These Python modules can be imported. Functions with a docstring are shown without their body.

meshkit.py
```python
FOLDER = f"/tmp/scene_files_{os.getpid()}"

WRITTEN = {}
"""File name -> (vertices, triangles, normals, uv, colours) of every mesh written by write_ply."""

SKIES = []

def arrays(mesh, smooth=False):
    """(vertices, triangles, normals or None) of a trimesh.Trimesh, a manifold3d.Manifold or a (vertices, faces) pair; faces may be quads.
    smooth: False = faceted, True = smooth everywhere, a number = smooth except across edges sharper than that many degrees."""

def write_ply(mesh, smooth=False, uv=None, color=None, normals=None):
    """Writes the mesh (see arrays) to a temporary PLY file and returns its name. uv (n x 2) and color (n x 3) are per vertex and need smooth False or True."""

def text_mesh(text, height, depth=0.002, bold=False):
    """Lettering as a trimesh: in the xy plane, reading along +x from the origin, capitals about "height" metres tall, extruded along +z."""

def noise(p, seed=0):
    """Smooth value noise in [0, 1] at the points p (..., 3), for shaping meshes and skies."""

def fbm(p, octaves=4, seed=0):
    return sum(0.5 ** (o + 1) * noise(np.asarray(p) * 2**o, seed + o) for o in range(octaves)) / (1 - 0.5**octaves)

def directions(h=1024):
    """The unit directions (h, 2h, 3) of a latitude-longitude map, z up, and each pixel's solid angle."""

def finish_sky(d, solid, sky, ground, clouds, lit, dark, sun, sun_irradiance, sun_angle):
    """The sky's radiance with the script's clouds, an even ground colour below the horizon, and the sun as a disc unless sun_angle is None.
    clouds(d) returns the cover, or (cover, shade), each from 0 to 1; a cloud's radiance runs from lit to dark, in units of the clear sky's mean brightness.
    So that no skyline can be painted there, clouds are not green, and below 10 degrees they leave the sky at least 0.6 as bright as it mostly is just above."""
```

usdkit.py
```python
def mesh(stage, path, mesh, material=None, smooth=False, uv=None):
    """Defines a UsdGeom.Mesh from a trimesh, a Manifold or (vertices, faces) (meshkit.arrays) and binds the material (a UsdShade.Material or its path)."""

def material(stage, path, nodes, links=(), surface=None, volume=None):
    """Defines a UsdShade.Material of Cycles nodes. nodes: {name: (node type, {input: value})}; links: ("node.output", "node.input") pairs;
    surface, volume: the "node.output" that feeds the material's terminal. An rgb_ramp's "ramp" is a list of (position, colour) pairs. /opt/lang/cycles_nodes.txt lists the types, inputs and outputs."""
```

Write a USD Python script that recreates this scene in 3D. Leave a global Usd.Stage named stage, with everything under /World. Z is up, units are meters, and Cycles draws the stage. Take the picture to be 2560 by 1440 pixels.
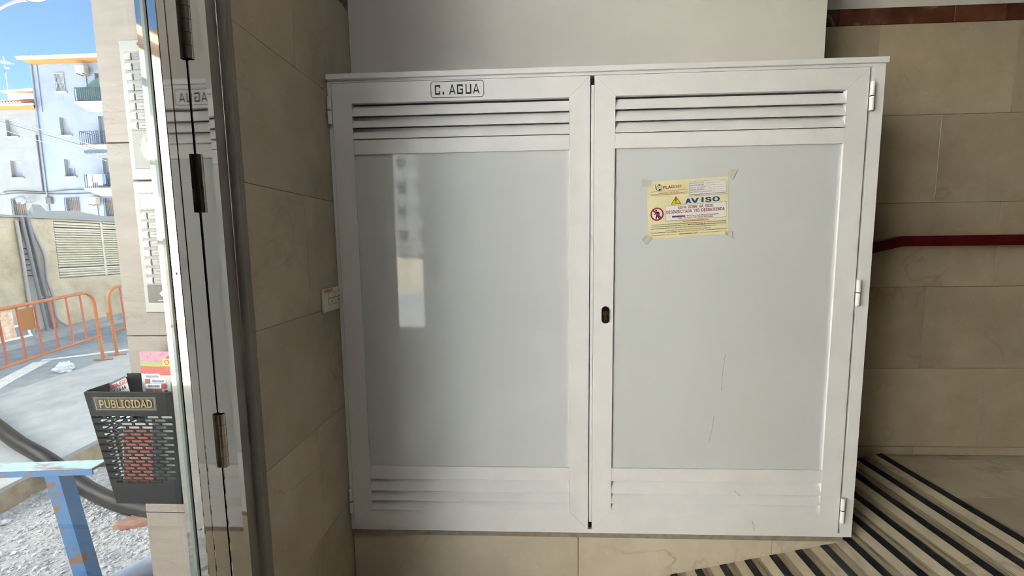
import math, random, numpy as np, trimesh, manifold3d, usdkit, meshkit
from pxr import Usd, UsdGeom, UsdLux, UsdShade, Gf, Sdf
from shapely.geometry import Polygon, box as sbox, Point, LineString
from shapely import affinity
from shapely.ops import unary_union
from scipy.spatial.transform import Rotation as Rn

stage = Usd.Stage.CreateInMemory()
UsdGeom.SetStageUpAxis(stage, 'Z'); UsdGeom.SetStageMetersPerUnit(stage, 1.0)
UsdGeom.Xform.Define(stage, '/World'); UsdGeom.Scope.Define(stage, '/World/Looks')
random.seed(7); rng = np.random.default_rng(7)

# ------------------------------------------------------------------ camera
EXPOSURE = 2.08
cam = UsdGeom.Camera.Define(stage, '/World/camera')
cam.CreateHorizontalApertureAttr(36.0); cam.CreateVerticalApertureAttr(20.25)
cam.CreateFocalLengthAttr(36.0 * 1043.034 / 2560)
cam.CreateClippingRangeAttr(Gf.Vec2f(0.02, 2000)); cam.CreateExposureAttr(EXPOSURE)
Rc = Rn.from_euler('ZXY', np.radians([2.50029, -5.81965, 0.767143])).as_matrix()   # columns: right, forward, up
m = np.eye(4); m[0, :3] = Rc[:, 0]; m[1, :3] = Rc[:, 2]; m[2, :3] = -Rc[:, 1]; m[3, :3] = (0.71006, -1.50299, 1.10104)
cam.AddTransformOp().Set(Gf.Matrix4d(m.tolist()))

# ------------------------------------------------------------------ sky and sun
SUN_EL, SUN_AZ = 48.0, 80.0          # azimuth from +y towards +x
SKY, SUN = 0.0318, 102.0
sd = np.array([math.sin(math.radians(SUN_AZ)) * math.cos(math.radians(SUN_EL)), math.cos(math.radians(SUN_AZ)) * math.cos(math.radians(SUN_EL)), math.sin(math.radians(SUN_EL))])
sky_mat = usdkit.material(stage, '/World/Looks/sky', {
    's': ('sky_texture', {'sky_type': 'multiple_scattering', 'sun_disc': False, 'sun_elevation': math.radians(SUN_EL), 'sun_rotation': math.radians(SUN_AZ), 'aerosol_density': 2.0, 'ozone_density': 1.0}),
    'b': ('background_shader', {'strength': SKY})}, [('s.color', 'b.color')], surface='b.background')
dome = UsdLux.DomeLight.Define(stage, '/World/sky_dome')
UsdShade.MaterialBindingAPI.Apply(dome.GetPrim()).Bind(sky_mat)
sun = UsdLux.DistantLight.Define(stage, '/World/sun')
sun.CreateAngleAttr(0.53); sun.CreateIntensityAttr(SUN * 1000); sun.CreateColorAttr(Gf.Vec3f(1.0, 0.985, 0.98))
_z = sd; _x = np.cross([0, 0, 1], _z); _x /= np.linalg.norm(_x); _y = np.cross(_z, _x)
m = np.eye(4); m[0, :3] = _x; m[1, :3] = _y; m[2, :3] = _z
sun.AddTransformOp().Set(Gf.Matrix4d(m.tolist()))

# ------------------------------------------------------------------ materials
def lin(h):
    if not isinstance(h, str): return tuple(h)
    c = [int(h[i:i + 2], 16) / 255 for i in (0, 2, 4)]
    return tuple(x / 12.92 if x <= 0.04045 else ((x + 0.055) / 1.055) ** 2.4 for x in c)
MATS = {}
def pm(name, base, rough=0.5, metal=0.0, var=None, scale=6.0, detail=4.0, stretch=(1, 1, 1), bump=None, coat=0.0, spec=0.5, rand=0.0, translucent=0.0):
    """A principled material; var: ramp colours driven by noise in world space; bump: (noise scale, distance)."""
    nodes = {'p': ('principled_bsdf', {'base_color': lin(base), 'roughness': rough, 'metallic': metal, 'coat_weight': coat, 'specular_ior_level': spec})}
    links = []
    if var or bump:
        nodes['g'] = ('geometry', {}); nodes['mp'] = ('mapping', {'scale': stretch})
        if rand:
            nodes['oi'] = ('object_info', {}); nodes['vm'] = ('vector_math', {'math_type': 'multiply_add', 'vector2': (rand, rand * 1.7, rand * 0.6)})
            links += [('oi.random', 'vm.vector1'), ('g.position', 'vm.vector3'), ('vm.vector', 'mp.vector')]
        else:
            links += [('g.position', 'mp.vector')]
    if var:
        nodes['n'] = ('noise_texture', {'scale': scale, 'detail': detail, 'roughness': 0.6})
        nodes['r'] = ('rgb_ramp', {'ramp': [(p, lin(c)) for p, c in var]})
        links += [('mp.vector', 'n.vector'), ('n.fac', 'r.fac'), ('r.color', 'p.base_color')]
    if bump:
        nodes['bn'] = ('noise_texture', {'scale': bump[0], 'detail': 3.0}); nodes['b'] = ('bump', {'strength': 1.0, 'distance': bump[1]})
        links += [('mp.vector', 'bn.vector'), ('bn.fac', 'b.height'), ('b.normal', 'p.normal')]
    surf = 'p.BSDF'
    if translucent:
        nodes['t'] = ('translucent_bsdf', {'color': lin(base)}); nodes['mc'] = ('mix_closure', {'fac': translucent})
        links += [('p.BSDF', 'mc.closure1'), ('t.BSDF', 'mc.closure2')]; surf = 'mc.closure'
    MATS[name] = usdkit.material(stage, '/World/Looks/' + name, nodes, links, surface=surf)
    return MATS[name]

def stone(name, tones, vein, fleck, rough=0.25, rand=11.0, vscale=2.2, vein_w=0.035, fleck_amt=0.75, stretch=(1, 1, 1)):
    """Polished stone: clouded tones, thin veins where a warped noise crosses its middle, pale flecks; shifted per tile."""
    nodes = {
        'g': ('geometry', {}), 'oi': ('object_info', {}), 'vm': ('vector_math', {'math_type': 'multiply_add', 'vector2': (rand, rand * 1.7, rand * 0.6)}), 'mp': ('mapping', {'scale': stretch}),
        'n': ('noise_texture', {'scale': 5.0, 'detail': 7.0, 'roughness': 0.62}), 'r': ('rgb_ramp', {'ramp': [(p, lin(c)) for p, c in tones]}),
        'vn': ('noise_texture', {'scale': vscale, 'detail': 5.0, 'roughness': 0.55, 'distortion': 0.6}),
        'vr': ('rgb_ramp', {'ramp': [(0.5 - vein_w, (0, 0, 0)), (0.5, (1, 1, 1)), (0.5 + vein_w, (0, 0, 0))]}),
        'mask': ('noise_texture', {'scale': 3.1, 'detail': 2.0}), 'mr': ('rgb_ramp', {'ramp': [(0.45, (0, 0, 0)), (0.72, (1, 1, 1))]}),
        'mm': ('math', {'math_type': 'multiply'}), 'mv': ('mix', {'color2': lin(vein)}),
        'fv': ('voronoi_texture', {'scale': 26.0}), 'fr': ('rgb_ramp', {'ramp': [(0.05, (fleck_amt,) * 3), (0.13, (0, 0, 0))]}), 'mf': ('mix', {'color2': lin(fleck)}),
        'tv': ('math', {'math_type': 'multiply_add', 'value2': 0.16, 'value3': 0.92}), 'tm': ('mix', {'mix_type': 'multiply', 'fac': 1.0}),
        'p': ('principled_bsdf', {'roughness': rough})}
    links = [('oi.random', 'vm.vector1'), ('g.position', 'vm.vector3'), ('vm.vector', 'mp.vector')]
    for k in ('n', 'vn', 'mask', 'fv'): links.append(('mp.vector', k + '.vector'))
    links += [('n.fac', 'r.fac'), ('vn.fac', 'vr.fac'), ('mask.fac', 'mr.fac'), ('vr.color', 'mm.value1'), ('mr.color', 'mm.value2'), ('mm.value', 'mv.fac'), ('r.color', 'mv.color1'),
              ('fv.distance', 'fr.fac'), ('fr.color', 'mf.fac'), ('mv.color', 'mf.color1'), ('oi.random', 'tv.value1'), ('tv.value', 'tm.color2'), ('mf.color', 'tm.color1'), ('tm.color', 'p.base_color')]
    MATS[name] = usdkit.material(stage, '/World/Looks/' + name, nodes, links, surface='p.BSDF')

stone('cream_marble', [(0.3, 'a99b86'), (0.5, 'b1a48f'), (0.7, 'b9ad9a')], 'a39580', 'c9bda9', rough=0.22, vein_w=0.014, fleck_amt=0.45)
stone('plinth_marble', [(0.3, 'c2b6a4'), (0.5, 'ccc1b0'), (0.7, 'd6ccbc')], 'b5a793', 'e4dacb', rough=0.25, vein_w=0.016, fleck_amt=0.5)
stone('ramp_marble', [(0.3, 'bbad94'), (0.5, 'c7baa1'), (0.7, 'd1c5ae')], '8a7d6b', 'd0c7b6', rough=0.45, fleck_amt=0.3)
stone('red_marble', [(0.3, '47261a'), (0.5, '5f3725'), (0.72, '7a503c')], 'b39a8e', '8a6a5c', rough=0.25, vein_w=0.045, vscale=4.5, fleck_amt=0.2)
stone('travertine', [(0.3, '675f5a'), (0.5, '706863'), (0.7, '79726c')], '4e3a28', 'a19a90', rough=0.5, vscale=8.0, vein_w=0.016, fleck_amt=0.0, stretch=(1, 1, 5.5))
pm('grout', '7d7060', 0.8)
pm('groove_marble', '94866f', 0.6, var=[(0.3, '5f554a'), (0.45, '8d806b'), (0.6, 'a4967f'), (0.75, '786c5b')], scale=10, detail=6, stretch=(9, 0.5, 9))
pm('plaster_white', 'd6d3d1', 0.7, var=[(0.3, 'd2cfcd'), (0.7, 'dad7d5')], scale=2, bump=(60, 0.0004))
pm('ceiling_white', 'e2e0dc', 0.8)
pm('lacquer_white', 'e6e6eb', 0.3, var=[(0.35, 'e4e4e9'), (0.65, 'e9e9ed')], scale=9, spec=0.4)
pm('panel_gloss', 'd0d4d9', 0.045, spec=0.5, bump=(3.0, 0.00035))
pm('gasket_black', '0b0b0d', 0.6)
pm('gap_dark', '2c2a28', 0.8)
pm('sealant_grey', '8f867c', 0.8, var=[(0.3, '7f766c'), (0.7, '9a9288')], scale=30)
pm('steel_mirror', 'c0beb9', 0.035, 1.0, bump=(2.2, 0.0006), stretch=(1, 1, 0.6))
pm('steel_dark', '5c564e', 0.25, 1.0)
pm('hinge_steel', 'a39d94', 0.22, 1.0)
pm('casing_taupe', '7b746c', 0.5, var=[(0.3, '6f6861'), (0.7, '837c74')], scale=5)
pm('brass', 'b08a4a', 0.3, 1.0)
pm('black_plastic', '101013', 0.4)
pm('ink_black', '0d0c0e', 0.6)
pm('switch_white', 'd9d4c6', 0.35)
pm('sticker_brown', 'b98a68', 0.6)
pm('rail_maroon', '4a0d10', 0.3, var=[(0.3, '3f090c'), (0.7, '561215')], scale=8, coat=0.3)
pm('strip_black', '17171a', 0.6, var=[(0.3, '121214'), (0.55, '1c1c20'), (0.75, '2f2e30')], scale=22, bump=(120, 0.0006))
pm('pencil', '9b9b9a', 0.7)
pm('paper_yellow', 'e6deb6', 0.7, var=[(0.3, 'e1d8ac'), (0.7, 'ebe4c2')], scale=12)
pm('paper_white', 'e9e8ea', 0.7)
pm('ink_red', 'a8232c', 0.6); pm('ink_wine', '93304a', 0.6); pm('ink_blue', '15529a', 0.6); pm('ink_orange', 'c05a35', 0.6); pm('ink_grey', '6a6a68', 0.6); pm('ink_pen', '20204a', 0.6); pm('ink_thin_red', '8a4338', 0.6)
pm('sign_yellow', 'ecd21c', 0.5)
pm('tape', 'dedbd0', 0.45, translucent=0.25)
# outside
pm('bin_black', '0d0f13', 0.5, var=[(0.3, '0c0e12'), (0.7, '13161b')], scale=14, spec=0.1)
pm('bin_gold', '7d6a38', 0.5)
pm('bin_sticker', '15171b', 0.4)
pm('panel_silver', '747777', 0.42, 0.15)
pm('panel_inner', '5f6264', 0.45, 0.15)
pm('button_steel', '8b8985', 0.3, 0.3)
pm('name_tag', '585d64', 0.25)
pm('leaf_pink', 'a6617b', 0.5, var=[(0.35, 'a05873'), (0.55, 'b07288'), (0.72, '933b59')], scale=45)
pm('leaf_green', '7c8f48', 0.5); pm('leaf_red', 'a03b3b', 0.5, var=[(0.3, 'a55441'), (0.6, '9b2c32')], scale=30)
pm('leaf_white', 'aeb0ab', 0.5); pm('leaf_blue', '2f3f78', 0.5); pm('leaf_yellow', 'c0ad48', 0.5); pm('leaf_maroon', '641e2c', 0.5); pm('leaf_meat', '834348', 0.5, var=[(0.35, '702e36'), (0.65, '996e66')], scale=90); pm('leaf_catalogue', '933325', 0.5, var=[(0.3, '8c2323'), (0.7, 'a0502e')], scale=18); pm('leaf_bottle', '576e59', 0.4); pm('leaf_navy', '192032', 0.5)
pm('blue_paint', '2b5683', 0.5, var=[(0.0, '28517d'), (0.55, '36638f'), (0.60, '66503f'), (0.75, '5c4636')], scale=11, detail=6)
pm('blue_worn', '8fb4cc', 0.5, var=[(0.0, '7ea6c4'), (0.5, 'a9c4d2'), (0.62, '8a7460'), (0.8, '6d5442')], scale=14, detail=6, stretch=(0.5, 1.6, 1))
pm('rust_steel', '6a564a', 0.7, var=[(0.3, '574840'), (0.7, '80654f')], scale=25)
pm('pipe_black', '1d1c1d', 0.42, var=[(0.3, '171617'), (0.7, '2c2826')], scale=10, spec=0.1)
pm('pipe_grey', '8e97a6', 0.45)
pm('asphalt', '848a90', 0.9, var=[(0.3, '7b8188'), (0.5, '899095'), (0.7, '999c9f')], scale=5, detail=9, bump=(90, 0.004))
pm('concrete_walk', '9a9d9e', 0.9, var=[(0.3, '8d9193'), (0.7, 'a9aaa8')], scale=4, detail=8, bump=(60, 0.003))
pm('road_cut', '8d7f6c', 0.95, var=[(0.3, '7c6f5e'), (0.7, 'a2937e')], scale=14, detail=7, bump=(40, 0.01))
pm('road_paint', 'cfd0cb', 0.8, var=[(0.3, 'b9bbb8'), (0.6, 'd8d8d2')], scale=16, detail=7)
pm('gravel_dust', 'a8a7a4', 0.95, var=[(0.3, '979592'), (0.7, 'b8b6b2')], scale=30, detail=8, bump=(70, 0.01))
pm('gravel_stone', 'b2b3b5', 0.85, var=[(0.3, '98989a'), (0.5, 'b4b5b6'), (0.7, 'd0d0ce')], scale=9, rand=9.0, detail=5)
pm('terracotta', '85604f', 0.8, var=[(0.3, '775343'), (0.7, '967264')], scale=18)
pm('barrier_orange', 'ae6a3c', 0.45, var=[(0.3, 'a66338'), (0.7, 'b67446')], scale=12)
pm('barrier_red', 'a85c4a', 0.5)
pm('plate_ochre', '94622c', 0.5)
pm('film_milky', 'd8cdbf', 0.4, var=[(0.35, 'c98f55'), (0.6, 'e6e0d8')], scale=16, translucent=0.3)
pm('plastic_white', 'e8eef4', 0.4, translucent=0.3)
pm('render_beige', 'b7aa93', 0.9, var=[(0.3, 'a89a82'), (0.5, 'b9ad97'), (0.72, 'c8beaa')], scale=3, detail=8, bump=(14, 0.02))
pm('slat_cream', 'c9c2ae', 0.8, var=[(0.3, 'beb7a2'), (0.7, 'd4cebc')], scale=9)
pm('pole_dark', '7f7e88', 0.6); pm('conduit_grey', 'a5a3a2', 0.7); pm('sheet_grey', '8e9192', 0.7)
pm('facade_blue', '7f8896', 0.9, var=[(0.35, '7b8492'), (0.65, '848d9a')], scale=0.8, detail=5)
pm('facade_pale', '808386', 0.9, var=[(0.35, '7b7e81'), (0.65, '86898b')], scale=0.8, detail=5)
pm('facade_white', 'e0e1de', 0.9, var=[(0.35, 'd8d9d6'), (0.65, 'e6e6e2')], scale=0.8, detail=5)
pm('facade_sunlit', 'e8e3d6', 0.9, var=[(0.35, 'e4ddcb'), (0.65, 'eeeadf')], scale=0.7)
pm('eave_ochre', '8f6636', 0.8, var=[(0.3, '896132'), (0.7, '966c3b')], scale=2)
pm('fascia', '9a978e', 0.8); pm('eave_brown', '5a4a3e', 0.8)
pm('roof_tile', 'd08a68', 0.8, var=[(0.3, 'c2765a'), (0.7, 'dca888')], scale=6)
pm('shutter', '868c94', 0.7); pm('shutter_dark', '6d7282', 0.5); pm('shutter_wood', '85705c', 0.7)
pm('bars_white', 'a4a6aa', 0.6); pm('bars_blue', '454a5a', 0.5); pm('rail_iron', '40475a', 0.5)
pm('canopy_green', '54706a', 0.8, translucent=0.2); pm('void_dark', '3c4250', 0.8)
pm('ac_white', '9f9c93', 0.6); pm('ac_grille', '9aa0a4', 0.5); pm('dish_grey', '77858f', 0.6)
pm('cloth_lilac', '9c8ea6', 0.8); pm('cloth_white', 'aeb1b6', 0.8); pm('cloth_pink', 'b09d9f', 0.8); pm('cloth_teal', '56707f', 0.8)
pm('awning_blue', '41566c', 0.8); pm('cable', '565250', 0.7); pm('lamp_grey', '7f7886', 0.5); pm('antenna', '6a78b4', 0.5)
pm('lamp_body', 'e6e6e4', 0.5)
MATS['glass'] = usdkit.material(stage, '/World/Looks/glass', {'t': ('transparent_bsdf', {'color': (0.96, 0.98, 0.97)}), 'gl': ('glossy_bsdf', {'color': (1, 1, 1), 'roughness': 0.0}), 'lw': ('layer_weight', {'blend': 0.5}), 'pw': ('math', {'math_type': 'power', 'value2': 5.0}), 'ma': ('math', {'math_type': 'multiply_add', 'value2': 0.96, 'value3': 0.035}), 'mx': ('mix_closure', {})},
                                [('lw.facing', 'pw.value1'), ('pw.value', 'ma.value1'), ('ma.value', 'mx.fac'), ('t.BSDF', 'mx.closure1'), ('gl.BSDF', 'mx.closure2')], surface='mx.closure')
pm('glass_edge', '66716c', 0.3, spec=0.2)

# ------------------------------------------------------------------ helpers
COUNT = {}
class Node:
    def __init__(s, path, M): s.path, s.M = path, M
    @property
    def prim(s): return stage.GetPrimAtPath(s.path)
def npath(parent, name):
    k = (parent, name); n = COUNT.get(k, 0); COUNT[k] = n + 1
    return f'{parent}/{name}' + (f'_{n:03d}' if n else '')
def keys(prim, **kw):
    for k, v in kw.items():
        if v is not None: prim.SetCustomDataByKey({'cat': 'category'}.get(k, k), v)
def thing(name, label=None, cat=None, loc=(0, 0, 0), rotz=0.0, group=None, kind=None, rot=None):
    path = npath('/World', name); x = UsdGeom.Xform.Define(stage, path)
    M = np.eye(4); M[:3, :3] = rot if rot is not None else Rn.from_euler('z', rotz).as_matrix(); M[:3, 3] = loc
    x.AddTransformOp().Set(Gf.Matrix4d(M.T.tolist()))
    keys(x.GetPrim(), label=label, cat=cat, group=group, kind=kind)
    return Node(path, M)
def tm(mesh):
    if hasattr(mesh, 'to_mesh'):
        mm = mesh.to_mesh(); return trimesh.Trimesh(np.array(mm.vert_properties[:, :3]), np.array(mm.tri_verts), process=False)
    return mesh
def put(parent, name, mesh, mat, local=False, smooth=False, label=None, cat=None, group=None, kind=None):
    """One Mesh prim. Coordinates are world unless local; a part under a mesh shares its thing's frame."""
    mesh = tm(mesh); base, M = (parent.path, parent.M) if parent else ('/World', np.eye(4))
    if not local and parent:
        mesh = mesh.copy(); mesh.apply_transform(np.linalg.inv(M))
    path = npath(base, name)
    p = usdkit.mesh(stage, path, mesh, MATS[mat], smooth=smooth)
    keys(p.GetPrim(), label=label, cat=cat, group=group, kind=kind)
    return Node(path, M)
def cat_(*ms): return trimesh.util.concatenate([tm(a) for a in ms])
def cbox(x0, x1, y0, y1, z0, z1, c=0.0):
    lo, hi = np.minimum([x0, y0, z0], [x1, y1, z1]), np.maximum([x0, y0, z0], [x1, y1, z1])
    if c <= 0:
        b = trimesh.creation.box(hi - lo); b.apply_translation((lo + hi) / 2); return b
    c = min(c, 0.45 * (hi - lo).min()); pts = []
    for k in range(3):
        l, h = lo + c, hi - c; l[k], h[k] = lo[k], hi[k]
        pts += [[(l, h)[i][0], (l, h)[j][1], (l, h)[q][2]] for i in (0, 1) for j in (0, 1) for q in (0, 1)]
    return trimesh.Trimesh(pts).convex_hull
def cyl(p0, p1, r, n=16, r1=None):
    p0, p1 = np.array(p0, float), np.array(p1, float); h = np.linalg.norm(p1 - p0)
    a = np.linspace(0, 2 * np.pi, n, endpoint=False); r1 = r if r1 is None else r1
    v = [[r * math.cos(t), r * math.sin(t), 0] for t in a] + [[r1 * math.cos(t), r1 * math.sin(t), h] for t in a] + [[0, 0, 0], [0, 0, h]]
    f = []
    for i in range(n):
        j = (i + 1) % n; f += [[i, j, n + j], [i, n + j, n + i], [2 * n, j, i], [2 * n + 1, n + i, n + j]]
    mm = trimesh.Trimesh(v, f, process=False); T = trimesh.geometry.align_vectors([0, 0, 1], (p1 - p0) / h); T[:3, 3] = p0; mm.apply_transform(T); return mm
def spline(pts, n=40):
    from scipy.interpolate import CubicSpline
    pts = np.array(pts, float); t = np.r_[0, np.cumsum(np.linalg.norm(np.diff(pts, axis=0), axis=1))]
    return CubicSpline(t, pts)(np.linspace(0, t[-1], n))
def tube(pts, r, n=10):
    pts = np.array(pts, float); N = len(pts); T = np.gradient(pts, axis=0); T /= np.linalg.norm(T, axis=1)[:, None]
    up = np.array([0, 0, 1.0]) if abs(T[0][2]) < 0.9 else np.array([1.0, 0, 0])
    u = np.cross(T[0], up); u /= np.linalg.norm(u); V = []; a = np.linspace(0, 2 * np.pi, n, endpoint=False); r = np.broadcast_to(r, N)
    for i in range(N):
        u = u - T[i] * (u @ T[i]); u /= np.linalg.norm(u); w = np.cross(T[i], u)
        V.append(pts[i] + r[i] * (np.cos(a)[:, None] * u + np.sin(a)[:, None] * w))
    V = np.vstack(V + [pts[:1], pts[-1:]]); F = []
    for i in range(N - 1):
        for j in range(n):
            k = (j + 1) % n; F += [[i * n + j, i * n + k, (i + 1) * n + k], [i * n + j, (i + 1) * n + k, (i + 1) * n + j]]
    for j in range(n):
        k = (j + 1) % n; F += [[N * n, k, j], [N * n + 1, (N - 1) * n + j, (N - 1) * n + k]]
    mm = trimesh.Trimesh(V, F, process=False); trimesh.repair.fix_normals(mm); return mm
def frame(o, u, v):
    u, v = np.array(u, float), np.array(v, float); u /= np.linalg.norm(u); v = v - u * (u @ v); v /= np.linalg.norm(v)
    M = np.eye(4); M[:3, 0], M[:3, 1], M[:3, 2], M[:3, 3] = u, v, np.cross(u, v), o; return M
def ext(poly, d, M=None, z0=0.0):
    """Extrude a shapely polygon by d along the third axis of frame M."""
    ms = []
    for g in getattr(poly, 'geoms', [poly]):
        if g.area <= 0: continue
        e = trimesh.creation.extrude_polygon(g, d, engine='earcut'); e.apply_translation([0, 0, z0]); ms.append(e)
    mm = trimesh.util.concatenate(ms)
    if M is not None: mm.apply_transform(M)
    return mm
def rrect(x0, y0, x1, y1, r, n=6): return sbox(x0 + r, y0 + r, x1 - r, y1 - r).buffer(r, quad_segs=n)
XZ = lambda y: frame([0, y, 0], [1, 0, 0], [0, 0, 1])          # local (a,b,c) -> world (a, y-c, b): third axis points to -y
YZ = lambda x: np.array([[0, 0, 1, x], [1, 0, 0, 0], [0, 1, 0, 0], [0, 0, 0, 1.0]])   # local (a,b,c) -> world (x+c, a, b)
TEXTS = {}
def text(s, height, width=None, bold=False, depth=0.0004):
    k = (s, bold)
    if k not in TEXTS: TEXTS[k] = meshkit.text_mesh(s, 1.0, 1.0, bold)
    t = TEXTS[k].copy(); w = t.bounds[1][0] - t.bounds[0][0]
    t.apply_translation([-t.bounds[0][0], 0, 0]); t.apply_scale([(width / w) if width else height, height, depth]); return t
def on(mesh, M):
    mesh = mesh.copy(); mesh.apply_transform(M); return mesh

# ================================================================== SETTING: the entrance hall
ST = 'structure'
CEIL, FLOOR, LAND = 2.75, -0.41, 0.0855
ROWS = [-0.645, -0.262, 0.122, 0.505, 0.888, 1.267, 1.649, 2.030]
ramp = lambda x: -0.026 + 0.23552 * (x - 1.881)

# ---- left wall (x = 0): marble courses, red border, plaster above
wl = thing('wall_left', kind=ST)
put(wl, 'masonry', cat_(cbox(-0.34, -0.012, -0.43, 1.0, -0.9, CEIL + 0.1), cbox(-0.34, -0.012, -2.535, -0.43, 2.62, CEIL + 0.1), cbox(-0.34, -0.012, -9.2, -2.535, -0.9, CEIL + 0.1)), 'grout')
def course_tiles(par, mk, u0, u1, rows, phase, w=0.575, mat='cream_marble', name='marble_tile'):
    for i in range(len(rows) - 1):
        off = phase if i % 2 == 0 else phase + w / 2
        k = math.floor((u0 - off) / w); a = u0
        while a < u1 - 1e-6:
            k += 1; b = min(off + k * w, u1)
            if b - a > 0.01: put(par, name, mk(a + 0.0007, b - 0.0007, rows[i] + 0.0007, rows[i + 1] - 0.0007), mat)
            a = max(b, a)
course_tiles(wl, lambda a, b, c, d: cbox(-0.012, 0, a - 0.0003, b + 0.0003, c - 0.0003, d + 0.0003, 0.0008), -0.470, 0.219, ROWS, -0.195)
course_tiles(wl, lambda a, b, c, d: cbox(-0.012, 0, a, b, c, d, 0.0012), -9.0, -2.54, ROWS, -0.195, w=1.15)
for a, b in ((-0.47, -0.13), (-0.13, 0.219), (-9.0, -2.54)):
    put(wl, 'border_tile', cbox(-0.012, 0.001, a + 0.001, b - 0.001, 2.031, 2.098, 0.0012), 'red_marble', label='red veined marble border tile')
put(wl, 'plaster', cat_(cbox(-0.012, 0, -0.47, 0.219, 2.099, CEIL), cbox(-0.012, 0, -2.54, -0.47, 2.62, CEIL), cbox(-0.012, 0, -9.0, -2.54, 2.099, CEIL)), 'plaster_white')
# stone edge of the doorway: recessed strip, rounded bead, flat edge
put(wl, 'reveal_strip', cbox(-0.05, -0.008, -0.552, -0.512, FLOOR, 2.619), 'casing_taupe', label='grey strip between steel frame and marble')
put(wl, 'rounded_bead', cyl((-0.004, -0.5015, FLOOR), (-0.004, -0.5015, 2.619), 0.0105, 18), 'casing_taupe', smooth=50, label='rounded grey bead')
put(wl, 'edge_strip', cat_(cbox(-0.05, -0.001, -0.4905, -0.4705, FLOOR, 0.1215), cbox(-0.05, -0.001, -0.4905, -0.4705, 0.1225, 2.619)), 'casing_taupe')

# ---- plaster wall above the cabinet and the marble plinth below it
put(None, 'wall_middle', cat_(cbox(0.0, 1.84, 0.221, 1.0, -0.9, CEIL)), 'plaster_white', kind=ST)
pl = thing('trim_1', kind=ST, loc=(0, 0.02, -0.6))
put(pl, 'core', cbox(0.001, 1.887, 0.034, 0.2205, -0.9, -0.021), 'grout')
for a, b in ((0.001, 0.888), (0.888, 1.622), (1.622, 1.8875)):
    bot = ramp(min(b, 1.86)) - 0.25
    put(pl, 'marble_slab', cbox(a + 0.0007, b - 0.0007, 0.018, 0.034, bot, -0.0215, 0.0012), 'plinth_marble')
put(pl, 'sealant_joint', cbox(0.002, 1.872, 0.008, 0.218, -0.021, -0.0005), 'sealant_grey', label='grey sealant line under cabinet')

# ---- back wall (y = 0.475)
wb = thing('wall_back', kind=ST, loc=(1.84, 0.475, 0))
put(wb, 'masonry', cbox(1.84, 11.2, 0.4871, 1.0, -0.9, CEIL + 0.1), 'grout')
course_tiles(wb, lambda a, b, c, d: cbox(a, b, 0.475, 0.487, c, d, 0.0005), 1.842, 11.0, ROWS[2:], 2.811)
for a, b in ((1.842, 2.056), (2.056, 2.539), (2.539, 2.748), (2.748, 3.2), (3.2, 3.75), (3.75, 4.2), (4.2, 5.1), (5.1, 6.0), (6.0, 8.5), (8.5, 11.0)):
    put(wb, 'border_tile', cbox(a + 0.0008, b - 0.0008, 0.474, 0.487, 2.031, 2.098, 0.0012), 'red_marble', label='red veined marble border tile')
put(wb, 'plaster', cbox(1.842, 11.0, 0.475, 0.487, 2.099, CEIL), 'plaster_white')
sb = thing('baseboard_back', kind=ST, loc=(2.35, 0.47, LAND))
put(sb, 'skirting_tile', ext(Polygon([(1.902, ramp(1.902) + 0.002), (2.378, ramp(2.378) + 0.003), (2.378, 0.1255), (1.902, 0.1255)]), 0.008, XZ(0.4745)), 'cream_marble')
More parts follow.
